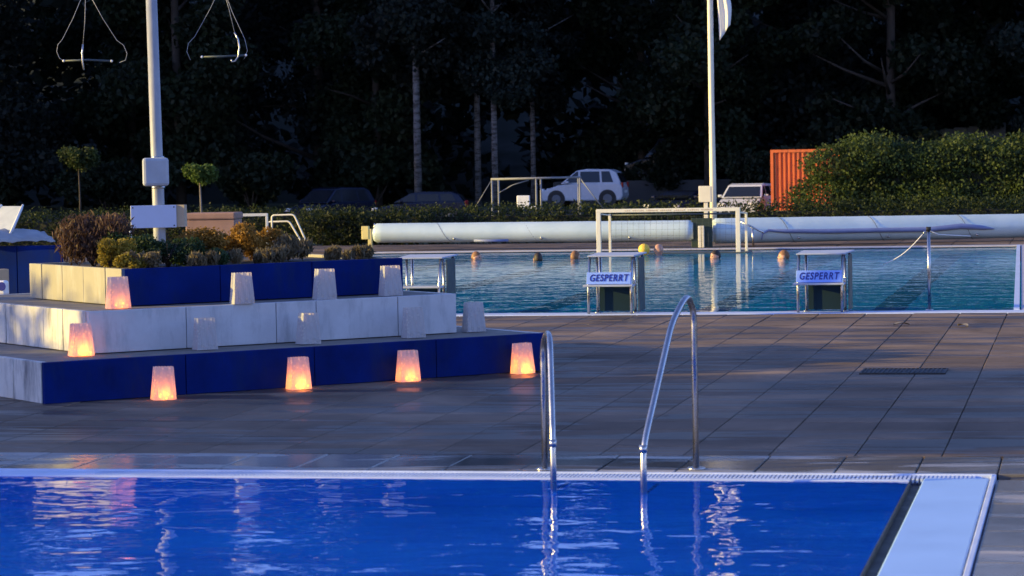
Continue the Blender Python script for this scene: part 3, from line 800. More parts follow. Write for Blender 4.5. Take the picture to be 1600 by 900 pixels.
def rblobs(rnd, c, r, n, s):
    """n clumps scattered through an ellipsoid"""
    out_ = []
    for _ in range(n):
        d = Vector((rnd.gauss(0, 1), rnd.gauss(0, 1), rnd.gauss(0, 1))).normalized()*rnd.random()**.45
        q = s*rnd.uniform(.7, 1.3)
        out_.append((c[0]+d.x*(r[0]-q*.5), c[1]+d.y*(r[1]-q*.5), c[2]+d.z*(r[2]-q*.5), q, q, q*.85))
    return out_

# planter plants
rnd = random.Random(11)
def shrub(name, lx, ly, r, h, n, size, m, label, cat='shrub', upright=0, clumps=9, twig=True, aspect=1.6, z=1.03):
    X, Y = PL(lx, ly); t = thing(name, (X, Y, z), label, cat)
    leaves('foliage', rblobs(rnd, (0, 0, h*.52), (r, r, h*.5), clumps, min(r, h)*.38), n, size, m, t, seed=rnd.randrange(999), upright=upright, aspect=aspect, shell=.3)
    if twig:
        b = MB()
        for i in range(9):
            a_ = rnd.uniform(0, 6.28); q = rnd.uniform(.3, .8)*r
            b.tube([(0, 0, -.02), (math.cos(a_)*q*.4, math.sin(a_)*q*.4, h*.4), (math.cos(a_)*q, math.sin(a_)*q, h*.8)], [.007, .005, .002], 5)
        b.build('stems', M['bark'], t)
    return t
shrub('ornamental_grass', 1.62, 2.62, .46, .46, 9000, .017, M['leaf_brown'], 'large mauve brown feathery bush at the left of the planter top', upright=.6, clumps=18, aspect=4.2)
shrub('flowering_shrub', 1.40, 1.72, .21, .34, 3600, .017, M['leaf_yellow'], 'yellow flowering shrub spilling over the sunlit cream wall', clumps=12)
shrub('flowering_shrub', 1.42, 1.36, .16, .15, 900, .020, M['leaf_yellow'], 'low yellow flowering shrub hanging over the top of the cream wall', clumps=6)
shrub('green_shrub', 1.80, 2.30, .28, .33, 4200, .019, M['leaf_green'], 'olive green shrub between the mauve bush and the white board', clumps=10)
shrub('green_shrub', 2.02, 1.85, .36, .28, 6000, .019, M['leaf_green'], 'dark green rounded shrub under the white board', clumps=12)
shrub('flowering_shrub', 1.55, 1.42, .20, .17, 1500, .02, M['leaf_grey'], 'low greyish shrub behind the corner of the blue upper wall', clumps=8)
shrub('flowering_shrub', 2.56, 2.2, .28, .40, 3400, .020, M['leaf_orange'], 'orange flowering shrub in front of the brown chest', clumps=10)
shrub('flowering_shrub', 3.00, 2.4, .27, .38, 3200, .020, M['leaf_orange'], 'amber flowering shrub in front of the small white goal', clumps=9)
shrub('green_shrub', 2.49, 1.7, .26, .17, 2200, .026, M['leaf_green'], 'low green shrub to the right of the dark rounded one', clumps=8)
shrub('flowering_shrub', 3.40, 2.6, .26, .30, 2800, .018, M['leaf_orange'], 'rusty orange shrub left of the bent pool rails', clumps=7)
for i, (lx, ly, h, nm) in enumerate([(2.15, 1.38, .14, 'pale low grass tuft nearest the middle of the blue wall'), (2.85, 1.6, .16, 'low grass tuft in front of the amber shrub'),
                                     (3.40, 2.0, .22, 'brownish grass tuft below the bent pool rails'), (3.80, 1.6, .13, 'sparse grass tuft at the right end of the planter')]):
    shrub('grass_tuft', lx, ly, .28, h, 1300, .022, M['leaf_grey'], nm, 'grass tuft', upright=.8, clumps=7, twig=False, aspect=3.5)

# ------------------------------------------------------------------ pole with boards and hanging frames
pt = thing('light_mast', (-10.93, 31.6, 0), 'grey mast rising behind the planter with a box and a board', 'pole')
MB().tube([(.0, 0, 0), (.0, 0, 1.2), (-.035, 0, 4.6)], [.075, .074, .066], 20).build('shaft', M['pole_paint'], pt)
MB().tube([(-1.0, -.05, 4.18), (0, .0, 4.22), (.95, .08, 4.18)], .03, 10).build('cross_arm', M['pole_paint'], pt)
bx = MB().box((.02, -.14, 1.885), (.31, .12, .34), (0, 0, R(24))).build('junction_box', M['box_grey'], pt, bevel=.035)
for z in (1.70, 2.06): MB().tube([(0, 0, z-.012), (0, 0, z+.012)], .082, 20).build('clamp', M['steel'], pt)
MB().bb(.02, .33, -.03, .07, 1.22, 1.485).build('board_back', mat('tan_board', (.42, .34, .24), .7), pt)
sb = MB().box((-.02, -.14, 1.35), (.545, .03, .27), (0, 0, R(24))).build('sign_board', M['board_blue'], pt, bevel=.004)
for sx in (-1, 1):
    for sz in (-1, 1): MB().tube([(sx*.224-.0135, -.158+sx*.10, 1.35+sz*.11), (sx*.224-.0175, -.150+sx*.10, 1.35+sz*.11)], .009, 8).build('screw', M['dark'], sb)
st = thing('tap_post', (-11.05, 30.9, 0), 'thin white post ending just under the white board', 'post')
MB().tube([(0, 0, 0), (0, 0, 1.17)], .014, 10).build('stem', M['white_paint'], st)
MB().tube([(0, 0, 1.10), (0, 0, 1.20)], [.028, .012], 12).build('cap', M['white_paint'], st)
def hanger(loc, rz, label, wires, bar, hook):
    t = thing('hanging_frame', loc, label, 'hanging frame', 'wire frames hanging from the mast arm', rz)
    for wv in wires: MB().tube(wv, .0035, 6).build('wire', M['pole_paint'], t)
    MB().tube(bar, .012, 8).build('bar', M['dark_panel'], t)
    for e in (bar[0], bar[-1]): MB().ball(e, .016, 10, 8).build('bar_end', M['white_paint'], t)
    MB().tube(hook, .010, 8).build('hook', M['steel'], t)
hanger((-11.75, 31.5, 4.115), R(10), 'wire frame with bar and hook hanging left of the mast',
       [[(0, 0, 0), (-.16, 0, -.36), (-.30, 0, -.62), (-.355, 0, -.68), (-.37, 0, -.76), (-.34, 0, -.84), (-.28, 0, -.88)],
        [(0, 0, 0), (.20, 0, -.38), (.36, 0, -.64), (.44, 0, -.70), (.48, 0, -.80), (.46, 0, -.88), (.38, 0, -.91)],
        [(0, 0, 0), (-.02, 0, -.4), (-.05, 0, -.68)]],
       [(-.29, 0, -.875), (0, 0, -.868), (.29, 0, -.888)], [(-.05, -.01, -.68), (-.062, -.012, -.78), (-.06, -.012, -.88), (-.05, -.012, -.97), (-.045, -.0, -.985)])
hanger((-10.12, 31.75, 4.12), R(10), 'wire frame with bar and hook hanging right of the mast',
       [[(0, 0, 0), (-.14, 0, -.28), (-.34, 0, -.62), (-.42, 0, -.70), (-.44, 0, -.80), (-.40, 0, -.90)],
        [(0, 0, 0), (.08, 0, -.30), (.14, 0, -.58)],
        [(0, 0, 0), (.12, 0, -.34), (.26, 0, -.66), (.29, 0, -.80), (.25, 0, -.90)]],
       [(-.26, 0, -.865), (0, 0, -.865), (.27, 0, -.855)], [(.14, -.01, -.58), (.18, -.012, -.66), (.195, -.012, -.76), (.18, -.012, -.87), (.14, -.012, -.925), (.10, -.012, -.93), (.095, -.012, -.90)])

# flagpole
fp = thing('flagpole', (-8.26, 62.0, 0), 'slender cream flagpole rising behind the goal', 'flagpole')
MB().tube([(0, 0, 0), (0, 0, 1.4), (-.015, 0, 5.9), (-.02, 0, 7.5)], [.085, .072, .052, .04], 16).build('shaft', M['cream_paint'], fp)
MB().tube([(.055, -.03, .9), (.06, -.03, 6.9)], .006, 6).build('halyard', M['white_paint'], fp)
fv = []; nx, nz = 8, 26
for j in range(nz+1):
    z = 6.95-j/nz*2.09
    for i in range(nx+1):
        q = i/nx; wdt = .36 if j < nz-6 else .36*(1-.75*((j-nz+6)/6)**1.4)
        fv.append((.10+.10*(j/nz)+q*wdt*.55+(.16*(j/nz)**3)*q*1.2, .10*math.sin(q*9+z*.8)*q+.02*math.sin(z*4), z-(1-q)*.35*(j/nz)+.12*q*0))
ff = [(j*(nx+1)+i, j*(nx+1)+i+1, (j+1)*(nx+1)+i+1, (j+1)*(nx+1)+i) for j in range(nz) for i in range(nx)]
fl = MB().add(fv, ff, True).build('flag', M['flag'], loc=(-8.26, 62.0, 0)); tag(fl, 'white flag hanging limp from the slender flagpole', 'flag')
sm2 = fl.modifiers.new('thick', 'SOLIDIFY'); sm2.thickness = .004
t = thing('sign_post', (-8.28, 60.9, 0), 'cream box sign on a short post beside the flagpole foot', 'sign')
MB().bb(-.04, .05, -.03, .03, 0, .89).build('post', M['cream_paint'], t, bevel=.005)
MB().bb(-.15, .13, -.06, .06, .89, 1.25).build('sign_box', M['cream_paint'], t, bevel=.01)

# ------------------------------------------------------------------ left background
t = thing('blue_side_wall', (-15.08, 33.0, 0), 'low dark blue wall behind the left end of the planter', 'wall')
for i in range(4): MB().box((i*.59+.3, 0, .485), (.58, .10, .97)).build('wall_panel', M['blue_panel'], t, bevel=.006)
def lounger(x, y_, z, rz, label):
    t = thing('sun_lounger', (x, y_, z), label, 'sun lounger', None, rz)
    MB().box((0, .0, .20), (.62, 1.2, .05)).build('seat', M['board_blue'], t, bevel=.015)
    MB().box((0, .82, .42), (.62, .62, .04), (R(52), 0, 0)).build('backrest', M['board_blue'], t, bevel=.012)
    for sx in (-.27, .27):
        for sy in (-.5, .5): MB().tube([(sx, sy, 0), (sx*.95, sy*.9, .18)], .02, 8).build('leg', M['white_paint'], t)
    return t
lo_ = thing('stacked_lounger', (-13.67, 32.95, .975), 'pale lounger with raised back and crumpled cover on the low blue wall', 'lounger', None, R(-28))
MB().add([(-.3, .10, .12), (.26, .10, .12), (.10, .46, .50), (-.3, .46, .50), (-.3, .13, .09), (.26, .13, .09), (.10, .49, .47), (-.3, .49, .47)], [(0,1,2,3),(7,6,5,4),(0,4,5,1),(1,5,6,2),(2,6,7,3),(3,7,4,0)]).build('backrest', M['box_grey'], lo_, bevel=.01)
MB().tube([(-.31, .08, .10), (-.31, .47, .51)], .014, 8).build('frame', M['white_paint'], lo_)
MB().tube([(.27, .08, .10), (.11, .47, .51)], .014, 8).build('frame', M['white_paint'], lo_)
b = MB(); rnd5 = random.Random(5); gv = []
for i in range(17):
    for j in range(13):
        u_, v_ = i/16, j/12
        hgt = .24*math.sin(math.pi*min(1, .08+v_*.9))**.5*(1-.25*u_)+rnd5.uniform(-.02, .02)
        gv.append((-.42+.84*v_, -.52+1.25*u_, max(.0, hgt)))
b.add(gv, [(i*13+j, i*13+j+1, (i+1)*13+j+1, (i+1)*13+j) for i in range(16) for j in range(12)], True)
cvr = b.build('crumpled_cover', M['pole_paint'], lo_); cvr.modifiers.new('thick', 'SOLIDIFY').thickness = .01
t = thing('float_toy', (-11.95, 29.1, .0), 'small white box with a round blue mark at the left edge', 'box')
MB().box((0, 0, .62), (.16, .12, .17)).build('casing', M['white_paint'], t, bevel=.03)
MB().tube([(.03, -.058, .64), (.03, -.066, .64)], .05, 16).build('round_mark', M['letter_blue'], t)
MB().tube([(0, 0, 0), (0, 0, .55)], .03, 10).build('stand', M['dark_panel'], t)
t = thing('tan_wall', (-14.2, 31.6, 0), 'sunlit tan low wall at the left edge behind the planter', 'wall')
MB().box((.3, 0, .35), (2.2, .12, .70), (0, 0, R(55))).build('wall_panel', mat('tan_render', (.50, .36, .22), .85, 0, .1, 4), t, bevel=.01)

t = thing('storage_chest', (-16.3, 48.6, 0), 'long brown storage chest behind the orange shrubs', 'chest', None, R(4))
MB().bb(0, .93, 0, .6, 0, .92).build('chest_body', M['chest'], t, bevel=.015)
MB().bb(-.02, .95, -.03, .62, .925, 1.05).build('lid', M['chest'], t, bevel=.03)
t = thing('small_goal', (-16.35, 50.6, 0), 'small white goal frame half hidden behind the brown chest', 'goal', None, R(8))
for X in (0, .98): MB().bb(X-.022, X+.022, -.03, .03, 0, .93).build('post', M['cream_paint'], t, bevel=.004)
MB().bb(-.022, 1.002, -.031, .031, .932, .985).build('crossbar', M['cream_paint'], t, bevel=.004)
MB().tube([(.98, .02, .95), (1.0, .5, .1)], .012, 8).build('brace', M['dark_panel'], t)
PRG = 'bent steel rails of the far pool steps'
for i, (dx, dy, zt, sx, lb) in enumerate([(0, 0, .76, 1.0, 'taller bent steel pool rail beyond the planter, right one'), (-.26, .5, .60, 1.0, 'lower bent steel pool rail beyond the planter, left one')]):
    t = thing('pool_step_rail', (-17.95+dx, 59.6+dy, 0), lb, 'handrail', PRG)
    MB().tube(arc([(0, 0, 0), (0, 0, zt), (.52, 0, zt+.01), (.82, 0, .10), (.76, 0, .0), (.60, 0, .02), (.58, 0, .06)], .07, 4), .02, 10).build('rail_tube', M['cream_paint'], t)
    MB().tube([(0, 0, 0), (0, 0, .012)], .045, 12).build('floor_flange', M['steel'], t)

# ------------------------------------------------------------------ hedges
def hedge(name, x0, x1, yc, wid, h, n, size, m, label, seed, wob=.1, rows=2, z0=0, parts=True):
    t = thing(name, ((x0+x1)/2, yc, z0), label, 'hedge')
    rr = random.Random(seed); bl = []; L_ = x1-x0; st_ = wid*.42; nx_ = int(L_/st_)
    for i in range(nx_+1):
        hh = h*(1-wob*rr.random())
        for j in range(rows):
            zc = hh*(j+.55)/rows*.92
            bl.append((-L_/2+i*st_+rr.uniform(-.1, .1)*wid, rr.uniform(-.1, .1)*wid, zc, wid*.5, wid*.5, hh/rows*.62))
    leaves('foliage', bl, n, size, m, t, seed)
    b = MB()
    for i in range(max(4, nx_//2)):
        X = -L_/2+rr.random()*L_; b.tube([(X, 0, -.05), (X+rr.uniform(-.1, .1), rr.uniform(-.1, .1), h*.8)], [.03, .01], 6)
    b.build('stems', M['bark'], t)
    # dense dark twig core
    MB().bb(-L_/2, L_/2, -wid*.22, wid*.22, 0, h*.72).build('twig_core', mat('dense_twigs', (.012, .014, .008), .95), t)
    return t
hedge('clipped_hedge', -27, 7, 64.2, .9, .80, 80000, .038, M['leaf_low'], 'long low clipped hedge behind the rolled pool covers', 21, .06, 1)
hedge('tall_hedge', -7.7, 4, 86.5, 2.4, 2.5, 95000, .065, M['leaf_hedge'], 'tall rounded hedge to the right of the orange container', 22, .16, 2)
hedge('round_bush', -17.8, -15.6, 63.0, 1.0, .75, 7000, .05, M['leaf_low'], 'rounded dark bush between the bent rails and the yellow bracket', 23, .1, 2)

# ------------------------------------------------------------------ trees
def limbs(b, rr, h, r0, n, reach, z0):
    for i in range(n):
        a_ = rr.uniform(0, 6.28); z = h*rr.uniform(z0, .92); L_ = reach*rr.uniform(.5, 1)*(1-.5*z/h)
        p0 = Vector((0, 0, z)); d = Vector((math.cos(a_), math.sin(a_), rr.uniform(.1, .6)))
        b.tube([p0, p0+d*L_*.5, p0+d*L_+Vector((0, 0, rr.uniform(-.2, .4)))], [r0*.35*(1-z/h)+.03, r0*.2*(1-z/h)+.02, .012], 6)
def tree_kind(seed, h, r, low, m, trunkm, n=11000, size=.165, tr=.22):
    rr = random.Random(seed); t = thing('forest_tree', (0, 0, 0), '', 'tree')
    b = MB(); b.tube([(0, 0, -.3), (rr.uniform(-.1, .1), 0, h*.3), (rr.uniform(-.3, .3), rr.uniform(-.2, .2), h*.65), (rr.uniform(-.3, .3), 0, h)], [tr, tr*.8, tr*.5, .03], 10)
    limbs(b, rr, h, tr, 16, r, low*.9)
    b.build('trunk', trunkm, t)
    bl = []
    for i in range(46):
        z = h*(low+(1-low)*(i+.5)/46); q = (z/h-low)/(1-low); rad = r*(.45+.75*math.sin(math.pi*min(1, q*.9+.12)))*(1-.35*q)
        a_ = rr.uniform(0, 6.28); e = rad*rr.uniform(.2, .85); s_ = rr.uniform(.5, 1.0)*r*.33
        bl.append((math.cos(a_)*e, math.sin(a_)*e, z, s_*1.2, s_*1.2, s_*rr.uniform(.6, 1.1)))
    leaves('crown', bl, n, size, m, t, seed, shell=.3)
    return t
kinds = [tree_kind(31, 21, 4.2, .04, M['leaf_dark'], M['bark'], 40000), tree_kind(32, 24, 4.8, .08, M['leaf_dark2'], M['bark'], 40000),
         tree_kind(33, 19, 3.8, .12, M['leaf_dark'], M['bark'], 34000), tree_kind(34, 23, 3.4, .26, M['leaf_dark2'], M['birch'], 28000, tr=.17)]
TG = 'dark trees of the wood behind the parked cars'
D0 = ['broad dark crowned tree', 'tall bluish dark tree', 'shorter bushy dark tree', 'pale trunked birch']
spots = [(0, -47, 104, 'at the far left edge'), (1, -42.5, 99, 'left of the mast'), (2, -38.2, 106, 'behind the mast'), (0, -34.6, 101, 'above the small ball crowned tree'),
         (1, -30.6, 107, 'with branches over the dark blue car'), (2, -27.4, 104, 'just left of the bright birch trunk'), (0, -17.4, 108, 'behind the white hatchback'), (2, -14.2, 104, 'left of the flagpole'),
         (1, -10.6, 110, 'behind the flagpole'), (0, -7.4, 106, 'above the orange container'), (2, -4.2, 112, 'above the tall hedge'), (1, -.6, 107, 'at the right edge of the wood'),
         (0, 3.8, 112, 'beyond the right end of the hedge'), (1, 9, 106, 'far right past the picture edge'), (2, -52, 110, 'beyond the left edge'), (1, -57, 103, 'furthest left'), (0, -63, 84, 'added unseen on the left for shade, foremost'), (1, -64, 92, 'added unseen on the left for shade, middle'), (0, -66, 100, 'added unseen on the left for shade, hindmost')]  # last three trees added out of view to block sun from the wood
seen = set()
for i, (k_, X, Y, where) in enumerate(spots):
    lb = D0[k_]+' '+where
    if k_ not in seen: o = kinds[k_]; seen.add(k_); X, Y = X*1.08, Y+10; o.location = (X, Y, 0); o['label'] = lb; o['group'] = TG
    else: o = dup(kinds[k_], (X*1.08, Y+10, 0), 0, lb, TG)
    o.rotation_euler = (0, 0, (i*2.4) % 6.28); s_ = .92+.035*(i % 5); o.scale = (s_, s_, s_)
for i, (X, Y, lb) in enumerate([(-26.6, 109, 'birch with the brightest pale trunk left of the steel frame'), (-25.2, 114, 'leaning birch in the middle of the three pale trunks'),
                                (-23.6, 110, 'birch with a thin pale trunk above the steel frame'), (-23.0, 115, 'birch with a short pale trunk left of the white hatchback')]):
    if i == 0: o = kinds[3]; o.location = (X, Y, 0); o['label'] = lb; o['group'] = 'birches in the wood'
    else: o = dup(kinds[3], (X, Y, 0), 0, lb, 'birches in the wood')
    o.rotation_euler = (R(0), R(-1.5 if i == 1 else 0), i*1.9); o.scale = (.95-.08*i,)*3
# far wood filling the gaps, and the slope it stands on
rr = random.Random(77); bl = []
for i in range(420):
    bl.append((rr.uniform(-78, 34), rr.uniform(118, 140), rr.uniform(0, 19), rr.uniform(1.4, 3), rr.uniform(1.4, 3), rr.uniform(1.2, 3)))
for i in range(460):
    bl.append((rr.uniform(-104, -70), rr.uniform(86, 140), rr.uniform(0, 36), rr.uniform(2, 3.6), rr.uniform(2, 3.6), rr.uniform(2, 3.4)))  # unseen mass on the left, added and made tall to shade the wood
tag(leaves('far_wood', bl, 230000, .42, M['leaf_dark'], None, 78, shell=.2), 'dense dark wood closing the view behind the single trees, with an unseen left mass added for shade', 'wood', None, 'stuff')
b = MB(); hv = []; HX = [-260+i*13 for i in range(41)]
for i, X in enumerate(HX):
    for j, (Y, z) in enumerate(((128, -.1), (140, 4), (150, 11), (165, 17), (200, 23), (300, 26))):
        hv.append((X, Y+3*math.sin(i*1.3+j), z+(1.3*math.sin(i*.9+j*2) if j else 0)))
b.add(hv, [(i*6+j, (i+1)*6+j, (i+1)*6+j+1, i*6+j+1) for i in range(40) for j in range(5)], True)
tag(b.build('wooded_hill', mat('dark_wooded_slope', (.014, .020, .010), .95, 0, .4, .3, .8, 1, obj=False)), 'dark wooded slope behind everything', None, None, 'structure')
# undergrowth
UG = 'undergrowth bushes at the foot of the wood'
u0 = None
for i, (X, Y, s_, where) in enumerate([(-46, 109, 1.2, 'at the far left under the trees'), (-40, 109, 1.0, 'left of the small ball crowned tree'), (-34, 110, 1.15, 'right of the small ball crowned tree'),
                                       (-29.5, 113, 1.3, 'behind the dark blue car'), (-16.6, 116, 1.2, 'behind the white hatchback'), (-12.6, 112, 1.0, 'between hatchback and flagpole'), (-7, 108, 1.2, 'behind the orange container'), (0, 108, 1.3, 'at the right edge')]):
    if u0 is None:
        u0 = thing('woodland_bush', (X, Y, 0), 'loose dark bush '+where, 'bush', UG)
        leaves('foliage', rblobs(random.Random(5), (0, 0, 1.1), (2.2, 1.4, 1.3), 22, .55), 9000, .14, M['leaf_dark'], u0, 5, shell=.2)
        bq = MB()
        for q in range(8): bq.tube([(0, 0, -.1), (math.cos(q)*.9, math.sin(q)*.6, 1.5)], [.05, .015], 6)
        bq.build('stems', M['bark'], u0); o = u0
    else: o = dup(u0, (X, Y, 0), i*1.1, 'loose dark bush '+where, UG)
    o.scale = (s_,)*3
# small standard trees
def ball_tree(x, y_, h, r, label, m):
    t = thing('standard_tree', (x, y_, 0), label, 'tree', 'small standard trees on the lawn')
    MB().tube([(0, 0, -.05), (.02, 0, h*.5), (0, 0, h)], [.035, .028, .02], 8).build('trunk', M['bark'] if m != 'leaf_ball' else mat('pale_trunk', (.16, .14, .12), .9), t)
    leaves('crown', rblobs(random.Random(9), (0, 0, h+r*.5), (r, r, r*.85), 12, r*.4), 2600, .05, M[m], t, 9, shell=.3)
    return t
ball_tree(-20.48, 62.2, 1.50, .42, 'small tree with a round bright green crown right of the mast', 'leaf_ball')
ball_tree(-28.67, 75.9, 1.85, .62, 'taller thin tree with a dim green crown left of the mast', 'leaf_hedge')

# ------------------------------------------------------------------ unseen hedges added on the left to shade planter and deck
hedge('shade_hedge', -3.4, 3.4, 0, 1.2, 3.75, 16000, .10, M['leaf_hedge'], 'unseen hedge added on the left to shade the planter', 41, .12, 2)  # added out of view so the lower planter tiers fall into shade
hb_ = bpy.data.objects['shade_hedge']; hb_.location = (-23.0, 21.3, 0); hb_.rotation_euler = (0, 0, R(88))
hedge('shade_screen', -2.7, 2.7, 0, 1.6, 6.4, 34000, .14, M['leaf_hedge'], 'taller unseen screen added on the left to shade the deck', 42, .2, 3)  # added out of view to cast the shade band across the deck
hb_ = bpy.data.objects['shade_screen']; hb_.location = (-23.2, 15.2, 0); hb_.rotation_euler = (0, 0, R(92))

# ------------------------------------------------------------------ parking area, container, frame, wall
b = MB(); b.add([(-70, 91, -.6), (-11.25, 91, -.6), (-11.25, 107, -.6), (-70, 107, -.6)], [(0, 1, 2, 3)])
b.add([(-70, 91, -.6), (-11.25, 91, -.6), (-11.25, 107, -.6), (-70, 107, -.6), (-70, 91, -.09), (-11.25, 91, -.09), (-11.25, 107, -.09), (-70, 107, -.09)], [(4, 5, 1, 0), (5, 6, 2, 1), (6, 7, 3, 2), (7, 4, 0, 3)])
pk = tag(b.build('parking_lot', M['asphalt']), 'dark sunken parking area in front of the wood', None, None, 'structure')
t = thing('shipping_container', (-10.75, 96.6, -.16), 'orange corrugated container at the left end of the tall hedge', 'container', None, R(-4))
W_, Hh, Dp = 2.6, 2.2, 4.5
b = MB(); prof = []
n_c = 16
for i in range(n_c):
    x0 = i*W_/n_c; q = W_/n_c; prof += [(x0, 0), (x0+q*.35, 0), (x0+q*.5, -.05), (x0+q*.85, -.05)]
prof.append((W_, 0))
vs = [(x, y_, 0.12) for x, y_ in prof]+[(x, y_, Hh-.1) for x, y_ in prof]; m_ = len(prof)
b.add(vs, [(i, i+1, m_+i+1, m_+i) for i in range(m_-1)]).build('front_wall', M['orange'], t)
vs = [(-y_*1-.0, x*Dp/W_, .12) for x, y_ in prof]+[(-y_, x*Dp/W_, Hh-.1) for x, y_ in prof]
MB().add(vs, [(i+1, i, m_+i, m_+i+1) for i in range(m_-1)]).build('side_wall', M['orange'], t)
MB().bb(-.06, W_+.02, -.08, .02, Hh-.1, Hh).build('top_rail', M['orange'], t)
MB().bb(-.06, W_+.02, -.08, .02, 0, .12).build('bottom_rail', M['orange'], t)
for X in (-.06, W_-.06): MB().bb(X, X+.1, -.085, .03, .12, Hh-.1).build('corner_post', M['orange'], t)
MB().bb(-.04, W_, .02, Dp, Hh-.04, Hh).build('roof', M['orange'], t)
MB().bb(.05, W_, .05, Dp, .0, Hh-.05).build('inner_box', M['dark'], t)
t = thing('steel_frame', (-15.86, 73.5, 0), 'grey steel frame with stay wires in front of the white hatchback', 'frame')
FW = 2.44
for X in (0, .12, 1.23, 1.30, FW-.1, FW): MB().tube([(X, 0 if X in (0, 1.23, FW) else .3, 0), (X, 0 if X in (0, 1.23, FW) else .3, 1.37)], .026, 8).build('post', M['frame_grey'], t)
MB().tube([(-.03, 0, 1.37), (FW+.03, 0, 1.385)], .03, 8).build('top_rail', M['frame_grey'], t)
MB().tube([(0, 0, 1.36), (-.52, 0, .55)], .012, 6).build('stay_wire', M['frame_grey'], t)
MB().tube([(FW, 0, 1.37), (FW+.65, 0, .5)], .018, 6).build('stay_wire', M['frame_grey'], t)
MB().tube([(.18, .1, 1.0), (.55, .1, 1.2), (1.0, .1, 1.33)], .016, 6).build('brace', M['frame_grey'], t)
t = thing('white_notice', (-14.77, 72.4, 0), 'small white board standing inside the steel frame', 'sign')
MB().bb(-.18, .18, -.02, .02, .62, .93).build('board', M['white_paint'], t, bevel=.02)
MB().bb(.1, .34, -.02, .02, .58, .64).build('board_foot', M['white_paint'], t)
MB().tube([(0, .03, 0), (0, .03, .7)], .025, 8).build('post', M['pole_paint'], t)
t = thing('stone_wall', (-9.5, 121, 0), 'pale stone retaining wall rising behind the tall hedge', 'wall')
rr = random.Random(4)
for i in range(11):
    hgt = 2.45+.06*i
    MB().box((i*.56+.28, rr.uniform(-.02, .02), hgt/2), (.55, .4, hgt)).build('wall_block', M['stone'], t, bevel=.03)
MB().bb(5.35, 5.62, -.3, .3, 3.1, 3.32).build('pillar_cap', M['stone'], t, bevel=.04)

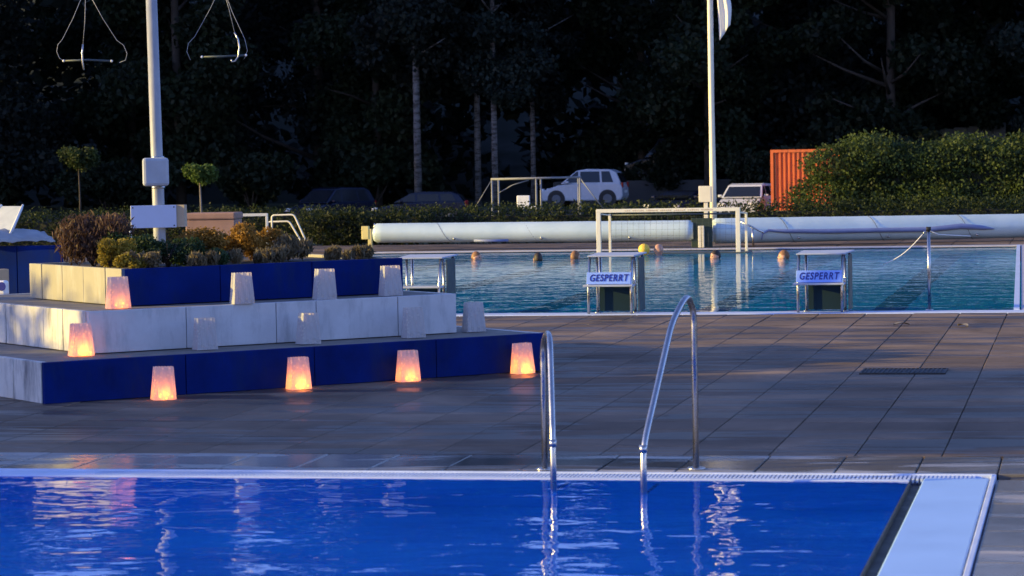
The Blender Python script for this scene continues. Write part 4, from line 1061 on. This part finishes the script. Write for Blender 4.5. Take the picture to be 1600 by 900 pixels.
# ------------------------------------------------------------------ cars
def car(loc, rz, paint, label, kind='hatch', L_=3.6, W2=.80, H_=1.5):
    t = thing('parked_car', loc, label, 'car', 'cars parked in front of the wood', rz)
    # local x: front is -x, y: width, z up
    a_ = L_/2
    body = [(-a_, .35), (-a_+.03, .62), (-a_+.75, .86), (-.35, .93), (a_-.12, .95), (a_-.02, .75), (a_, .38), (a_-.1, .22), (-a_+.1, .22)]
    b = MB(); b.prism(body, -W2, W2); b.build('body', M[paint], t, bevel=.06)
    z1_, z2_ = .91, H_
    cab = [(-a_+.85, z1_), (-a_+1.5, z2_-.06), (-a_+1.9, z2_), (a_-.55, z2_-.03), (a_-.28, z2_-.14), (a_-.07, z1_)]
    n = len(cab); k_ = .82
    vs = []
    for sgn in (-1, 1):
        for x, z in cab:
            f = 1-(1-k_)*(z-z1_)/(z2_-z1_); vs.append((x, sgn*W2*f*.985, z))
    MB().add(vs, [tuple(range(n)), tuple(reversed(range(n, 2*n)))]+[(i, n+i, n+(i+1) % n, (i+1) % n) for i in range(n)]).build('cabin', M[paint], t, bevel=.03)
    def side(x0, x1, x2, x3, za, zb, sgn):
        def y_(z): return sgn*(W2*(1-(1-k_)*(z-z1_)/(z2_-z1_))*.985+.006)
        return [(x0, y_(za), za), (x1, y_(za), za), (x2, y_(zb), zb), (x3, y_(zb), zb)]
    za, zb = z1_+.05, z2_-.10
    for sgn in (-1, 1):
        for (x0, x1, x2, x3) in ((-a_+1.0, -.12, -.12, -a_+1.5), (-.04, .78, .74, -.04), (.86, a_-.38, a_-.55, .82)):
            q = side(x0, x1, x2, x3, za, zb, sgn)
            MB().add(q, [(0, 1, 2, 3) if sgn < 0 else (3, 2, 1, 0)]).build('side_window', M['glass'], t)
    def cross(x0, za_, x1, zb_, dx, name):
        ya = W2*(1-(1-k_)*(za_-z1_)/(z2_-z1_))*.88; yb = W2*(1-(1-k_)*(zb_-z1_)/(z2_-z1_))*.88
        MB().add([(x0+dx, -ya, za_), (x0+dx, ya, za_), (x1+dx, yb, zb_), (x1+dx, -yb, zb_)], [(0, 1, 2, 3)]).build(name, M['glass'], t)
    cross(-a_+.90, z1_+.04, -a_+1.44, z2_-.11, -.02, 'windscreen')
    cross(a_-.075, z1_+.03, a_-.255, z2_-.17, .012, 'rear_window')
    for x in (-a_+.68, a_-.62):
        for sgn in (-1, 1):
            w_ = MB().tube([(x, sgn*(W2-.16), .30), (x, sgn*(W2+.005), .30)], .30, 22).build('wheel', M['tyre'], t)
            MB().tube([(x, sgn*(W2+.004), .30), (x, sgn*(W2+.016), .30)], [.19, .17], 14).build('rim', M['rim'], w_)
            MB().tube([(x, sgn*(W2-.1), .31), (x, sgn*(W2+.002), .31)], .36, 22).build('wheel_arch', M['dark'], t)
    for sgn in (-1, 1):
        MB().box((-a_+.10, sgn*(W2-.2), .66), (.12, .28, .13)).build('headlight', M['white_paint'], t, bevel=.03)
        MB().box((a_-.03, sgn*(W2-.12), .84), (.08, .16, .22)).build('tail_light', M['lamp_red'], t, bevel=.02)
        MB().box((-a_+1.15, sgn*(W2+.09), .98), (.14, .16, .10)).build('wing_mirror', M[paint], t, bevel=.03)
    MB().bb(a_-.005, a_+.015, -.25, .25, .52, .63).build('number_plate', M['white_paint'], t)
    return t
car((-19.9, 110.0, -.09), R(0), 'car_white', 'silvery white hatchback seen from the side behind the steel frame', L_=3.4)
car((-12.25, 101.5, -.6), R(84), 'car_silver', 'silver car facing the pools, right of the flagpole', W2=.78, H_=1.42)
car((-28.8, 103.5, -.6), R(60), 'car_dark', 'dark blue car half lost in the dark, far left of the row')
car((-24.6, 101, -.6), R(10), 'car_dark', 'low dark blue car left of the steel frame', H_=1.32)
car((-14.6, 101.2, -.6), R(70), 'car_dark', 'dim blue car end on between the white hatchback and the flagpole', H_=1.2)
car((-17.2, 117, .9), R(5), 'car_black', 'black van with a bright roof gleam above the white hatchback', H_=1.75, L_=4.3)
MB().add([(-22, 114.2, -.3), (-12, 114.2, -.3), (-12, 120, -.3), (-22, 120, -.3), (-22, 114.2, .86), (-12, 114.2, .86), (-12, 120, .86), (-22, 120, .86)], [(4,5,6,7),(0,1,5,4),(1,2,6,5),(2,3,7,6),(3,0,4,7)]).build('raised_bank', M['asphalt'])
tag(bpy.data.objects['raised_bank'], 'dark raised bank behind the parking area', None, None, 'structure')
